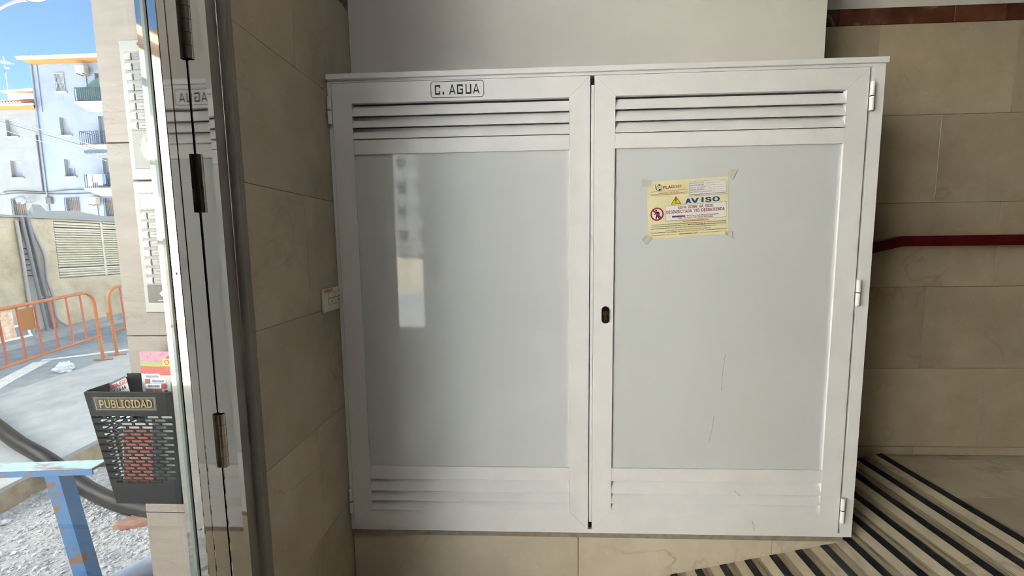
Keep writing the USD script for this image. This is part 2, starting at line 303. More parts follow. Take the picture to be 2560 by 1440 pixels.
for a, b in ((2.379, 2.5175), (2.5175, 3.15), (3.15, 3.9), (3.9, 4.9), (4.9, 6.0), (6.0, 11.0)):
    put(sb, 'skirting_tile', cbox(a + 0.0006, b - 0.0006, 0.466, 0.4745, LAND + 0.001, 0.1255, 0.0012), 'cream_marble')

# ---- walls out of the photograph's frame, ceiling
put(None, 'wall_right', cbox(11.0, 11.2, -9.2, 1.0, -0.9, CEIL + 0.1), 'cream_marble', kind=ST)
put(None, 'wall_front', cbox(-0.012, 11.0, -9.2, -9.0, -0.9, CEIL + 0.1), 'cream_marble', kind=ST)
put(None, 'ceiling', cbox(-0.012, 11.0, -9.0, 0.475, CEIL, CEIL + 0.1), 'ceiling_white', kind=ST)

# ---- flush ceiling lamps of the hall (above and behind the photographer)
LAMP = 2.6
MATS['lamp_glow'] = usdkit.material(stage, '/World/Looks/lamp_glow', {'e': ('emission', {'color': (1.0, 0.97, 0.93), 'strength': LAMP})}, [], surface='e.emission')
for (x, y), lb in (((0.36, -1.2), 'round flush ceiling lamp near the entrance door'),):
    cl = thing('ceiling_lamp', lb, 'lamp', (x, y, CEIL)); put(cl, 'housing', cyl((x, y, CEIL - 0.045), (x, y, CEIL - 0.0005), 0.20, 40), 'lamp_body', smooth=40)
    put(cl, 'diffuser', cyl((x, y, CEIL - 0.062), (x, y, CEIL - 0.0455), 0.17, 40, r1=0.185), 'lamp_glow', smooth=40)

# ---- floor: ramp of black, grooved and plain strips, level landing, lower floor
fl = thing('floor', kind=ST, loc=(0, 0, FLOOR))
P, TH = 0.0925, 0.02
for k in range(0, 23):
    x0 = 2.352 - k * P
    for nm, a, b, mat, lift in (('black_strip', 0, 0.026, 'strip_black', 0.0012), ('grooved_strip', 0.026, 0.056, 'groove_marble', 0), ('marble_strip', 0.056, P, 'ramp_marble', 0)):
        xa, xb = x0 + a + 0.0005, x0 + b - 0.0005
        if k == 0 and a > 0: continue
        top = [(xa, 0)] + ([] if nm != 'grooved_strip' else [p for g in range(4) for p in ((xa + 0.004 + g * 0.0065, 0), (xa + 0.0045 + g * 0.0065, -0.0018), (xa + 0.0065 + g * 0.0065, -0.0018), (xa + 0.007 + g * 0.0065, 0))]) + [(xb, 0)]
        poly = Polygon([(x, ramp(x) + lift + d) for x, d in top] + [(xb, ramp(xb) - TH), (xa, ramp(xa) - TH)])
        ymax = 0.4735 if xb > 1.9 else 0.0165
        for ya, yb in ((-0.1635, ymax), (-0.7635, -0.1645), (-1.3635, -0.7645), (-1.9635, -1.3645)):
            put(fl, nm, ext(poly, yb - ya, XZ(yb)), mat, label={'black_strip': 'black anti-slip strip', 'grooved_strip': 'grooved marble strip'}.get(nm))
put(fl, 'ramp_bed', ext(Polygon([(0.30, ramp(0.30) - TH), (2.378, ramp(2.378) - TH), (2.378, -0.9), (0.30, -0.9)]), 9.0 + 0.016, XZ(0.016)), 'grout')
put(fl, 'ramp_rest', ext(Polygon([(0.315, ramp(0.315)), (2.378, ramp(2.378)), (2.378, ramp(2.378) - TH), (0.315, ramp(0.315) - TH)]), 7.035, XZ(-1.965)), 'ramp_marble')
ys = [0.4735, 0.427, 0.13, -0.165, -0.76, -1.36, -1.96, -2.56, -3.4, -5.2, -7.1, -9.0]
xs = [2.3785, 3.3, 4.2, 5.1, 6.0, 11.0]
for i in range(len(ys) - 1):
    for j in range(len(xs) - 1):
        o = 0.45 * (i % 2) if 0 < j else 0; o2 = 0.45 * (i % 2) if j + 1 < len(xs) - 1 else 0
        put(fl, 'floor_tile', cbox(xs[j] - o + 0.0006, xs[j + 1] - o2 - 0.0006, ys[i + 1] + 0.0006, ys[i] - 0.0006, LAND - TH, LAND, 0.001), 'ramp_marble')
put(fl, 'landing_bed', cbox(2.3785, 11.0, -9.0, 0.474, -0.9, LAND - TH), 'grout')
for i in range(-8, 6):
    put(fl, 'floor_tile', cbox(0.0, 0.3145, -3.4 + 0.57 * i + 0.0006 if i > -8 else -9.0, -3.4 + 0.57 * (i + 1) - 0.0006 if i < 5 else 0.0165, FLOOR - TH, FLOOR, 0.001), 'ramp_marble')
put(fl, 'threshold', cbox(-0.34, -0.0006, -2.53, -0.47, FLOOR - TH, FLOOR, 0.002), 'ramp_marble')

# ---- entrance door: polished steel frame, two glazed leaves
dr = thing('door_1', kind=ST, loc=(0, -0.62, FLOOR))
DT = 2.12
put(dr, 'jamb', cbox(-0.05, 0, -0.617, -0.5695, FLOOR, DT, 0.0012), 'steel_mirror')
jb = cbox(-0.002, 0.0, -0.0080, 0.0080, FLOOR, DT); jb.apply_transform(trimesh.transformations.rotation_matrix(math.radians(-5), [0, 0, 1])); jb.apply_translation([-0.0025, -0.5602, 0])
put(dr, 'jamb_edge', jb, 'steel_mirror', label='narrow bright steel edge strip')
put(dr, 'jamb', cbox(-0.05, 0, -2.53, -2.485, FLOOR, DT, 0.0012), 'steel_mirror')
put(dr, 'head_rail', cbox(-0.05, 0, -2.53, -0.5695, DT, DT + 0.05, 0.0012), 'steel_mirror'); put(dr, 'head_rail', cbox(-0.05, 0, -2.53, -0.553, 2.57, 2.619, 0.0012), 'steel_mirror')
put(dr, 'jamb', cbox(-0.05, 0, -0.617, -0.5695, DT + 0.051, 2.569, 0.0012), 'steel_mirror')
put(dr, 'transom_pane', cbox(-0.030, -0.024, -2.53, -0.62, DT + 0.051, 2.568), 'glass')
put(dr, 'rebate', cbox(-0.045, -0.012, -0.621, -0.617, FLOOR, DT), 'gasket_black')
GX = -0.027
def leaf(y0, y1, name):          # y0 > y1
    lf = put(dr, name, cat_(cbox(-0.043, 0, y0 - 0.0415, y0, FLOOR + 0.006, DT - 0.004, 0.001), cbox(-0.043, 0, y1, y1 + 0.0415, FLOOR + 0.006, DT - 0.004, 0.001)), 'steel_mirror')
    put(lf, 'glazing_bead', cat_(cbox(-0.019, 0.0, y0 - 0.063, y0 - 0.0425, FLOOR + 0.1, DT - 0.06, 0.001), cbox(-0.043, -0.0305, y0 - 0.063, y0 - 0.0425, FLOOR + 0.1, DT - 0.06, 0.001)), 'steel_mirror')
    put(lf, 'glazing_bead', cat_(cbox(-0.019, 0.0, y1 + 0.0425, y1 + 0.063, FLOOR + 0.1, DT - 0.06, 0.001), cbox(-0.043, -0.0305, y1 + 0.0425, y1 + 0.063, FLOOR + 0.1, DT - 0.06, 0.001)), 'steel_mirror')
    put(lf, 'bottom_rail', cbox(-0.043, 0, y1 + 0.042, y0 - 0.042, FLOOR + 0.006, FLOOR + 0.1, 0.001), 'steel_mirror')
    put(lf, 'top_rail', cbox(-0.043, 0, y1 + 0.042, y0 - 0.042, DT - 0.06, DT - 0.004, 0.001), 'steel_mirror')
    put(lf, 'glass_pane', cbox(-0.030, -0.024, y1 + 0.0646, y0 - 0.0646, FLOOR + 0.101, DT - 0.061), 'glass')
    put(lf, 'gasket', cat_(cbox(-0.0238, -0.0192, y0 - 0.0645, y0 - 0.052, FLOOR + 0.1, DT - 0.06), cbox(-0.0238, -0.0192, y1 + 0.052, y1 + 0.0645, FLOOR + 0.1, DT - 0.06)), 'gasket_black')
    put(lf, 'outer_gasket', cat_(cbox(-0.0300, -0.0239, y0 - 0.0645, y0 - 0.052, FLOOR + 0.1, DT - 0.06), cbox(-0.0300, -0.0239, y1 + 0.052, y1 + 0.0645, FLOOR + 0.1, DT - 0.06)), 'glass_edge', label='pale green glazing gasket')
    return lf
lf = leaf(-0.6215, -1.545, 'door_leaf'); lf2 = leaf(-1.555, -2.4835, 'door_leaf')
for z in (1.053, 0.497):
    put(lf, 'screw', cyl((-0.010, -0.6843, z), (-0.010, -0.6862, z), 0.0032, 14, r1=0.0022), 'hinge_steel', smooth=40)
for z0, z1 in ((1.497, 1.625), (1.181, 1.303), (0.604, 0.729), (-0.2, -0.08)):
    L = (z1 - z0 - 0.006) / 5; ks = [cyl((0.0055, -0.6175, z0 + i * (L + 0.0015)), (0.0055, -0.6175, z0 + i * (L + 0.0015) + L), 0.0076, 20) for i in range(5)]
    hg = put(dr, 'hinge', cat_(*ks, cyl((0.0055, -0.6175, z0), (0.0055, -0.6175, z1), 0.0062, 16)), 'hinge_steel', smooth=40)
    put(hg, 'hinge_leaf', cbox(-0.0003, 0.0016, -0.6095, -0.6045, z0 + 0.002, z1 - 0.002, 0.0004), 'hinge_steel')

# ================================================================== THE CABINET
cb = thing('meter_cabinet', 'wide white metal cabinet with two louvred doors standing on a marble plinth', 'cabinet', (0, 0, 0))
W, H = 1.90, 1.688
put(cb, 'lid', cbox(-0.0004 + 0.001, 1.904, -0.004, 0.2195, H, 1.7065, 0.0012), 'lacquer_white')
fr = sbox(0.001, 0, W, H) - sbox(0.0145, 0.0150, 1.8605, 1.6785)
put(cb, 'face_frame', cat_(ext(fr, 0.027, XZ(0.032)), cbox(1.848, 1.863, 0.017, 0.032, 0.016, 1.678), cbox(0.905, 0.9236, 0.019, 0.032, 0.016, 1.678)), 'lacquer_white')
put(cb, 'side_panel', cbox(1.885, W - 0.0005, 0.032, 0.2195, 0.0, H), 'lacquer_white')
put(cb, 'side_panel', cbox(0.0015, 0.012, 0.032, 0.2195, 0.0, H), 'lacquer_white')
put(cb, 'base_panel', cbox(0.013, 1.884, 0.032, 0.2195, 0.0, 0.012), 'lacquer_white')
put(cb, 'mullion_strip', cbox(0.9262, 0.9362, 0.003, 0.03, 0.047, 1.6455), 'lacquer_white')
for z in (0.025, 1.646):
    put(cb, 'end_plug', cbox(0.9235, 0.9365, 0.003, 0.03, z, z + 0.0205), 'black_plastic', label='black plastic plug')
def V(*a): return np.array(a, float)
def mitre_cut(p, q):
    d = np.array(q, float) - p; n = np.array([-d[1], d[0]]) / np.linalg.norm(d) * 0.0008
    return Polygon([p + n, q + n, q - n, p - n])
def slat(x0, x1, zb):
    pf = Polygon([(0.0180, zb + 0.0395), (-0.0010, zb + 0.0060), (-0.0028, zb + 0.0030), (-0.0032, zb + 0.0004), (-0.0026, zb), (0.0002, zb), (0.0012, zb + 0.0060), (0.0192, zb + 0.0388)])
    return ext(pf, x1 - x0, YZ(x0))
def cab_door(x0, x1, a, b, name):
    z0, z1, b0, t1 = 0.0175, 1.6755, 0.0875, 1.6068
    ring = sbox(x0, z0, x1, z1) - sbox(a, b0, b, t1)
    full = ext(ring, 0.0185, XZ(0.0195))
    cuts = unary_union([mitre_cut(np.array(p), np.array(q)) for p, q in (((x0, z0), (a, b0)), ((x1, z0), (b, b0)), ((x0, z1), (a, t1)), ((x1, z1), (b, t1)))])
    man = lambda t: manifold3d.Manifold(manifold3d.Mesh(np.asarray(t.vertices, np.float32), np.asarray(t.faces, np.uint32)))
    body = man(full)
    for g in getattr(cuts, 'geoms', [cuts]): body = body - man(ext(g, 0.004, XZ(0.0022)))
    d = put(cb, name, body, 'lacquer_white')
    for q0, q1 in ((0.2125, 0.2630), (1.4310, 1.4822)):
        put(d, 'cross_rail', cbox(a + 0.0003, b - 0.0003, 0.0014, 0.0195, q0, q1, 0.0008), 'lacquer_white')
    put(d, 'panel', cbox(a - 0.004, b + 0.004, 0.0090, 0.0125, 0.255, 1.44), 'panel_gloss', label='glossy pale grey door panel')
    for zb in (0.0880, 0.1270, 0.1665, 1.4838, 1.5222, 1.5610):
        put(d, 'louvre_slat', slat(a + 0.0004, b - 0.0004, zb), 'lacquer_white')
    return d
dl = cab_door(0.0172, 0.9225, 0.0870, 0.8510, 'cabinet_door')
d2 = cab_door(0.9372, 1.8470, 1.0085, 1.7770, 'cabinet_door')
for x, zz in ((0.0085, ((1.537, 1.630), (0.075, 0.168))), (1.8555, ((1.535, 1.627), (0.875, 0.966), (0.063, 0.158)))):
    for z0, z1 in zz:
        zm = (z0 + z1) / 2
        h = put(cb, 'cabinet_hinge', cat_(cyl((x, -0.0035, z0), (x, -0.0035, zm - 0.0018), 0.0072, 20), cyl((x, -0.0035, zm + 0.0018), (x, -0.0035, z1), 0.0072, 20)), 'lacquer_white', smooth=40)
        put(h, 'washer', cyl((x, -0.0035, zm - 0.0017), (x, -0.0035, zm + 0.0017), 0.0066, 16), 'gasket_black')
# lock on the right door
lk = put(d2, 'lock_escutcheon', cat_(ext(rrect(0.9670, 0.8160, 0.9930, 0.8780, 0.0129, 12), 0.0045, XZ(0.001)), ext(rrect(0.9685, 0.8175, 0.9915, 0.8765, 0.0113, 12), 0.003, XZ(-0.0035))), 'black_plastic', smooth=30, label='black oval lock plate')
keyp = unary_union([Point(0.980, 0.8545).buffer(0.0085), sbox(0.9752, 0.8300, 0.9848, 0.853), Point(0.980, 0.8305).buffer(0.0048)])
put(d2, 'lock_cylinder', cat_(ext(keyp, 0.0045, XZ(-0.0035)), ext(Point(0.980, 0.8545).buffer(0.0065), 0.001, XZ(-0.008))), 'brass', smooth=30, label='brass key cylinder')
put(d2, 'keyhole', cbox(0.9793, 0.9807, -0.0094, -0.0085, 0.8505, 0.8590), 'gasket_black')

for pts in (((1.4155, 0.700), (1.4085, 0.640), (1.4060, 0.560)), ((1.383, 0.468), (1.377, 0.410), (1.368, 0.366)), ((1.462, 0.182), (1.486, 0.161)), ((1.533, 0.063), (1.541, 0.040), (1.542, 0.022))):
    yy_ = 0.0089 if pts[0][1] > 0.25 else 0.0009
    if pts[0][1] > 0.1 and pts[0][1] < 0.25: yy_ = -0.0030
    put(d2, 'scratch', tube([(a, yy_, b) for a, b in pts], 0.0004 if pts[0][1] > 0.25 else 0.0006, 5), 'ink_grey')

# C. AGUA plate on the left door
def strokes(polys): return unary_union(polys)
def glyph(ch, w, h, tv=0.0039, th=0.0053):
    R = lambda a, b, c, d: sbox(a, b, c, d)
    rnd = lambda p: p.buffer(-0.0007).buffer(0.0007)
    if ch == 'C': p = [R(0, 0.0012, tv, h - 0.0012), R(0.0006, 0, w - 0.0006, th), R(0.0006, h - th, w - 0.0006, h), R(w - tv, 0.001, w, 0.0112), R(w - tv, h - 0.0105, w, h - 0.001)]
    elif ch == 'G': p = [R(0, 0.0012, tv, h - 0.0012), R(0.0006, 0, w - 0.0006, th), R(0.0006, h - th, w - 0.0006, h), R(w - tv, 0.001, w, 0.0180), R(w - tv, h - 0.008, w, h - 0.001), R(w * 0.5, 0.0136, w, 0.0180)]
    elif ch == 'U': p = [R(0, 0.0012, tv, h), R(0.0006, 0, w - 0.0006, th), R(w - tv, 0.001, w, h)]
    elif ch == 'A':
        c = w / 2; p = [Polygon([(0, 0), (0.0034, 0), (c + 0.0012, h), (c - 0.0018, h)]), Polygon([(w, 0), (w - 0.0034, 0), (c - 0.0012, h), (c + 0.0018, h)]), R(w * 0.24, 0.0070, w * 0.76, 0.0116)]
    else: p = [R(0, 0, 0.0046, 0.0090)]
    return unary_union(p)
letters, zb = [], 0.6275
for ch, x, w in (('C', 0.3850, 0.0182), ('.', 0.4117, 0), ('A', 0.4345, 0.0222), ('G', 0.4625, 0.0203), ('U', 0.4920, 0.0200), ('A', 0.5175, 0.0232)):
    letters.append(affinity.translate(glyph(ch, w, 0.0322), x, 1.6275))
ring = rrect(0.3700, 1.6165, 0.5565, 1.6717, 0.0105, 8); ring = ring - ring.buffer(-0.0016)
bd = put(dl, 'sign_border', ext(ring, 0.0008, XZ(0.001)), 'ink_black', label='black rounded border of the door sign')
put(dl, 'sign_letter', ext(letters[0], 0.0008, XZ(0.001)), 'ink_black', label='black letter')
for L_ in letters[1:]: put(dl, 'sign_letter', ext(L_, 0.0008, XZ(0.001)), 'ink_black', label='black letter')

# ---- taped warning notice on the right door
ps = thing('warning_notice', 'yellow AVISO pest control notice taped to the right cabinet door', 'notice', rot=frame([0, 0, 0], [0.2786, 0, 0.0141], [0, 0, 1])[:3, :3], loc=(1.1314, 0.0088, 1.1171))
PW, PH = 0.2793, 0.1993
def pq(x, y):
    a, b = x - 245, y - 1185; det = 1205 * -860 - (-75) * (-25)
    s = (a * -860 - b * -25) / det; t = (1205 * b + 75 * a) / det
    return np.array([s * PW, t * PH])
KS = PH / 860
def pp(name, pts, mat, lift=0.0009, d=0.0003, label=None): return put(ps, name, ext(Polygon([pq(*q) for q in pts]), d, None, lift), mat, local=True, label=label)
def pt(s, p0, p1, h, mat, bold=False, name='lettering', lift=0.0012, par=None):
    a, b = pq(*p0), pq(*p1); M = frame([a[0], a[1], lift], [b[0] - a[0], b[1] - a[1], 0], [0, 1, 0])
    return put(par or ps, name, on(text(s, h * KS, np.linalg.norm(b - a), bold, 0.0003), M), mat, local=True)
def pline(p0, p1, w, mat, lift=0.0009):
    a, b = pq(*p0), pq(*p1); return put(ps, 'rule_line', ext(LineString([a, b]).buffer(w * KS / 2, cap_style=2), 0.0003, None, lift), mat, local=True)
gx, gy = np.meshgrid(np.linspace(0, PW, 41), np.linspace(0, PH, 31)); gz = 0.0005 + 0.0003 * meshkit.fbm(np.stack([gx * 22, gy * 22, gx * 0], -1), 3, 5) - 0.0008 * np.exp(-((gx - PW * 0.5) / 0.003) ** 2)
N_ = gx.size; v = np.vstack([np.stack([gx, gy, gz], -1).reshape(-1, 3), np.stack([gx, gy, gx * 0], -1).reshape(-1, 3)]); q = []
for i in range(30):
    for j in range(40):
        a = i * 41 + j; q += [[a, a + 1, a + 42, a + 41], [N_ + a, N_ + a + 41, N_ + a + 42, N_ + a + 1]]
rim = [j for j in range(41)] + [i * 41 + 40 for i in range(1, 31)] + [30 * 41 + j for j in range(39, -1, -1)] + [i * 41 for i in range(29, 0, -1)]
for a, b in zip(rim, rim[1:] + rim[:1]): q.append([a, N_ + a, N_ + b, b])
q = np.array(q); put(ps, 'paper', trimesh.Trimesh(v, np.vstack([q[:, [0, 1, 2]], q[:, [0, 2, 3]]]), process=False), 'paper_yellow', local=True, smooth=40)
# logo, name and small print, top left
lg = []
for pts, w in (([(352, 365), (350, 410), (362, 440), (395, 456), (440, 450)], 5), ([(372, 450), (366, 420), (380, 385), (405, 362), (432, 372), (440, 400), (438, 455)], 5)):
    lg.append(LineString([pq(*q_) for q_ in pts]).buffer(w * KS / 2))
lg.append(Polygon([pq(*q_) for q_ in ((402, 362), (416, 364), (424, 382), (404, 384))])); lg.append(Polygon([pq(*q_) for q_ in ((402, 430), (434, 436), (424, 450), (402, 452))])); lg.append(LineString([pq(401, 364), pq(401, 452)]).buffer(2.2 * KS))
put(ps, 'logo', ext(unary_union(lg), 0.0003, None, 0.0010), 'ink_black', local=True)
pt('PLAG', (466, 432), (626, 418), 42, 'ink_red', True); pt('ISER', (630, 418), (740, 410), 42, 'ink_thin_red')
pt('SERVICIO INTEGRAL DE CONTROL DE PLAGAS', (285, 482), (805, 445), 9, 'ink_grey')
pt('952 333 786    952 338 786', (405, 498), (690, 477), 11, 'ink_grey')
pline((265, 515), (825, 476), 5, 'ink_orange')
pt('DESINSECTACION  DESRATIZACION  DESINFECCION', (284, 536), (815, 499), 10, 'ink_orange')
# white form, top right
pp('form_box', [(850, 325), (1400, 293), (1400, 510), (855, 545)], 'ink_grey', 0.0008); pp('form_paper', [(853, 328), (1397, 296), (1397, 507), (858, 542)], 'paper_white', 0.0010)
for i, (s, x1, bold) in enumerate((('SERVICIO Nº A CLIENTE', 1085, 0), ('FECHA DEL SERVICIO', 1070, 1), ('HORA DEL TRATAMIENTO', 1100, 0), ('PLAZO DE SEGURIDAD', 1080, 1), ('HORA FINAL PLAZO DE SEGURIDAD', 1190, 0))):
    y = 360 + 33 * i; k = -0.058
    pt(s, (862, y), (x1, y + (x1 - 862) * k), 17, 'ink_grey', bool(bold), lift=0.0014)
    pline((x1 + 8, y + (x1 + 8 - 862) * k), (1388, y + (1388 - 862) * k), 2, 'ink_grey', 0.0013)
pt('Antes del mencionado plazo no deben entrar personas en la zona tratada', (865, 525), (1388, 487), 11, 'ink_black', True, lift=0.0014)
pt('sin ventilarla y limpiarla previamente', (865, 539), (1388, 503), 8, 'ink_grey', False, lift=0.0014)
for pts in ([(1100, 340), (1112, 330), (1140, 345), (1180, 322), (1215, 335), (1290, 318), (1385, 312)], [(1102, 372), (1118, 358), (1125, 374)], [(1150, 358), (1160, 370), (1165, 352)], [(1200, 355), (1212, 350), (1206, 370)], [(1140, 405), (1150, 392), (1165, 408), (1150, 412)], [(1205, 385), (1225, 385), (1215, 405)], [(1150, 432), (1185, 425), (1200, 434), (1265, 424)], [(1210, 468), (1225, 455), (1240, 468)], [(1265, 462), (1300, 452), (1335, 455)]):
    put(ps, 'handwriting', ext(LineString([pq(*q_) for q_ in pts]).buffer(1.1 * KS), 0.0002, None, 0.0013), 'pencil', local=True)
# warning triangle
tri = pp('warning_triangle', [(655, 543), (735, 651), (583, 665)], 'ink_black', 0.0009); pp('triangle_fill', [(655, 558), (724, 645), (597, 657)], 'sign_yellow', 0.0012)
put(ps, 'exclamation_mark', cat_(ext(Polygon([pq(*q_) for q_ in ((648, 574), (664, 573), (660, 628), (654, 628))]), 0.0003, None, 0.0015), ext(Point(*pq(657, 641)).buffer(6 * KS), 0.0003, None, 0.0015)), 'ink_black', local=True)
# AVISO in wide blue letters
for ch, a, b in (('A', 798, 885), ('V', 882, 1000), ('I', 1035, 1068), ('S', 1092, 1186), ('O', 1200, 1306)):
    k = lambda x: 648 - (x - 798) * 0.066
    if ch == 'I': pp('lettering', [(a, k(a)), (b, k(b)), (b, k(b) - 72), (a, k(a) - 72)], 'ink_blue', 0.0012)
    else:
        pa, pb = pq(a, k(a)), pq(b, k(b)); tw = np.linalg.norm(pb - pa); M_ = frame([pa[0], pa[1], 0.0012], [pb[0] - pa[0], pb[1] - pa[1], 0], [0, 1, 0])
        t_ = text(ch, 68 * KS, tw - 0.0024, True, 0.0003); ms_ = []
        for dx in (0, 0.0012, 0.0024): q_ = t_.copy(); q_.apply_translation([dx, 0, 0.00001 * dx / 0.0012]); ms_.append(q_)
        put(ps, 'lettering', on(cat_(*ms_), M_), 'ink_blue', local=True)
# white box with the main text
pp('text_box', [(494, 685), (1409, 621), (1409, 850), (498, 916)], 'ink_grey', 0.0008); pp('text_box_paper', [(498, 689), (1405, 625), (1405, 847), (502, 911)], 'paper_white', 0.0010)
pt('ESTA  ZONA  HA  SIDO', (690, 731), (1212, 698), 41, 'ink_wine', True, lift=0.0014)
pt('DESINSECTADA  Y/O  DESRATIZADA', (516, 804), (1382, 748), 43, 'ink_wine', True, lift=0.0014)
pt('NO PASAR', (607, 858), (798, 845), 18, 'ink_wine', True, lift=0.0014)
put(ps, 'pen_scribble', ext(LineString([pq(600 + 9 * i, (862 if i % 2 else 838) - 0.08 * 9 * i) for i in range(22)]).buffer(3.4 * KS), 0.0003, None, 0.0017), 'ink_pen', local=True, label='dark pen scribble crossing out two words')
pt('HASTA LA FINALIZACIÓN', (808, 844), (1292, 814), 18, 'ink_wine', True, lift=0.0014)
pt('DEL PLAZO DE SEGURIDAD', (693, 881), (1212, 848), 20, 'ink_wine', True, lift=0.0014)
# prohibition sign
def disc(r, lift, mat, nm, hole=0):
    c = pq(375, 808); g = Point(*c).buffer(r * KS, quad_segs=20)
    if hole: g = g - Point(*c).buffer(hole * KS, quad_segs=20)
    return put(ps, nm, ext(g, 0.0003, None, lift), mat, local=True)
disc(99, 0.0008, 'ink_red', 'prohibition_ring'); disc(78, 0.0011, 'paper_white', 'prohibition_field')
c0 = pq(360, 752)
man_ = [Point(*c0).buffer(13 * KS), Polygon([pq(*q_) for q_ in ((355, 772), (392, 768), (412, 790), (408, 826), (398, 824), (398, 796), (388, 792), (392, 838), (420, 882), (404, 884), (378, 842), (366, 880), (350, 880), (364, 826), (362, 796), (345, 818), (332, 822), (334, 812), (350, 790))])]
put(ps, 'walking_figure', ext(unary_union(man_), 0.0003, None, 0.0014), 'ink_black', local=True)
put(ps, 'prohibition_slash', ext(LineString([pq(312, 748), pq(438, 868)]).buffer(11 * KS, cap_style=2), 0.0003, None, 0.0017), 'ink_red', local=True)
# foot of the notice
pt('GRACIAS POR SU COOPERACIÓN.', (755, 926), (1150, 898), 17, 'ink_orange', True)
for s, p0, p1, h, mt, bo in (('* LOS PRODUCTOS QUE SE HAN UTILIZADO, ESTAN DESCRITOS EN EL CERTIFICADO DE TRATAMIENTO QUE SE PROPORCIONA', (280, 984), (1408, 914), 14, 'ink_grey', False),
                             ('A LAS PERSONAS INTERESADAS DESPUES DE REALIZAR EL SERVICIO.', (280, 1012), (830, 978), 14, 'ink_grey', False),
                             ('INSTITUTO NACIONAL DE TOXICOLOGIA: 915 620 420', (835, 978), (1404, 945), 18, 'ink_grey', True),
                             ('NO NOS HACEMOS RESPONSABLES DE LA CONDUCTA DE QUIEN NO RESPETE EL PLAZO DE SEGURIDAD INDICADO.', (280, 1042), (1265, 980), 14, 'ink_grey', False),
                             ('ANTE CUALQUIER DUDA PUEDE LLAMAR A NUESTRAS OFICINAS EN', (500, 1062), (1185, 1018), 13, 'ink_grey', False),
                             ('Pol. Ind. Guadalhorce - 29004 Málaga - Tel. 952 23 24 47 - Fax 952 17 11 90 - E-mail: plagiser@plagiser.com', (282, 1104), (1408, 1032), 14, 'ink_black', False),
                             ('www.', (706, 1115), (778, 1110), 15, 'ink_black', True), ('plagiser', (783, 1109), (905, 1102), 15, 'ink_orange', True), ('.com', (908, 1101), (985, 1096), 15, 'ink_black', True)):
    pt(s, p0, p1, h, mt, bo)
pline((283, 1136), (672, 1110), 5, 'ink_orange'); pline((1017, 1088), (1408, 1062), 5, 'ink_orange')
for pts in ([(148, 285), (290, 303), (300, 392), (155, 376)], [(1440, 150), (1552, 163), (1490, 300), (1416, 236)], [(143, 1192), (230, 1108), (303, 1166), (214, 1272)], [(1398, 1066), (1500, 1072), (1506, 1176), (1393, 1112)]):
    g = Polygon([pq(*q_) for q_ in pts]).buffer(0.0008).simplify(0.0003); put(ps, 'tape', ext(g, 0.0003, None, 0.0013), 'tape', local=True)
    e = np.array([pq(*pts[1]), pq(*pts[2])]); put(ps, 'tape_curl', cyl((*e[0], 0.0020), (*e[1], 0.0020), 0.0008, 8), 'tape', local=True)

# ---- bell push plate on the left wall, half behind the cabinet edge
sw = thing('switch_plate', 'cream double switch plate with bell symbols beside the left cabinet edge', 'switch', (0, -0.05, 0.92), rot=np.array([[0, 0, 1], [1, 0, 0], [0, 1, 0]], float))
put(sw, 'plate', cbox(0.0003, 0.009, -0.1265, -0.0015, 0.8795, 0.9605, 0.003), 'switch_white')
for y0, y1 in ((-0.0915, -0.0465), (-0.0425, -0.0045)):
    put(sw, 'blank_key', cbox(0.0085, 0.0106, y0, y1, 0.9268, 0.9455, 0.0008), 'switch_white')
    put(sw, 'bell_key', cbox(0.0085, 0.0106, y0, y1, 0.9040, 0.9252, 0.0008), 'switch_white')
    put(sw, 'key_gap', cbox(0.0080, 0.0093, y0 - 0.0006, y1 + 0.0006, 0.9030, 0.9462), 'ink_black')
    cy = -0.0690 if y0 < -0.05 else -0.0215
    put(sw, 'bell_symbol', ext(unary_union([Point(0, 0.0035).buffer(0.0018), Polygon([(-0.0016, 0.0035), (0.0016, 0.0035), (0.0030, -0.0015), (-0.0030, -0.0015)]), sbox(-0.0034, -0.0024, 0.0034, -0.0012)]), 0.0004, np.array([[0, 0, 1, 0.0106], [1, 0, 0, cy], [0, 1, 0, 0.9130], [0, 0, 0, 1.0]])), 'ink_black')
put(sw, 'sticker', cbox(0.0089, 0.0094, -0.1180, -0.0560, 0.9475, 0.9588), 'sticker_brown', label='small brown paper sticker')

# ---- handrail on the back wall
hr = thing('handrail', 'dark maroon handrail on the beige wall, bending down to follow the ramp', 'handrail', (2.33, 0.475, 1.09))
prof = LineString([(1.93, 1.0965 - 0.40 * 0.2355), (2.335, 1.0965), (5.2, 1.0965)]).buffer(0.0225, cap_style=2, join_style=2)
put(hr, 'rail', ext(prof, 0.038, XZ(0.438)), 'rail_maroon')
for x in (2.05, 3.15, 4.2, 5.05):
    z = 1.09 if x > 2.3 else 1.0965 - (2.335 - x) * 0.2355
    put(hr, 'bracket', cat_(cyl((x, 0.437, z - 0.018), (x, 0.4745, z - 0.018), 0.006), cyl((x, 0.4735, z - 0.018), (x, 0.4749, z - 0.018), 0.02)), 'steel_dark', smooth=40)

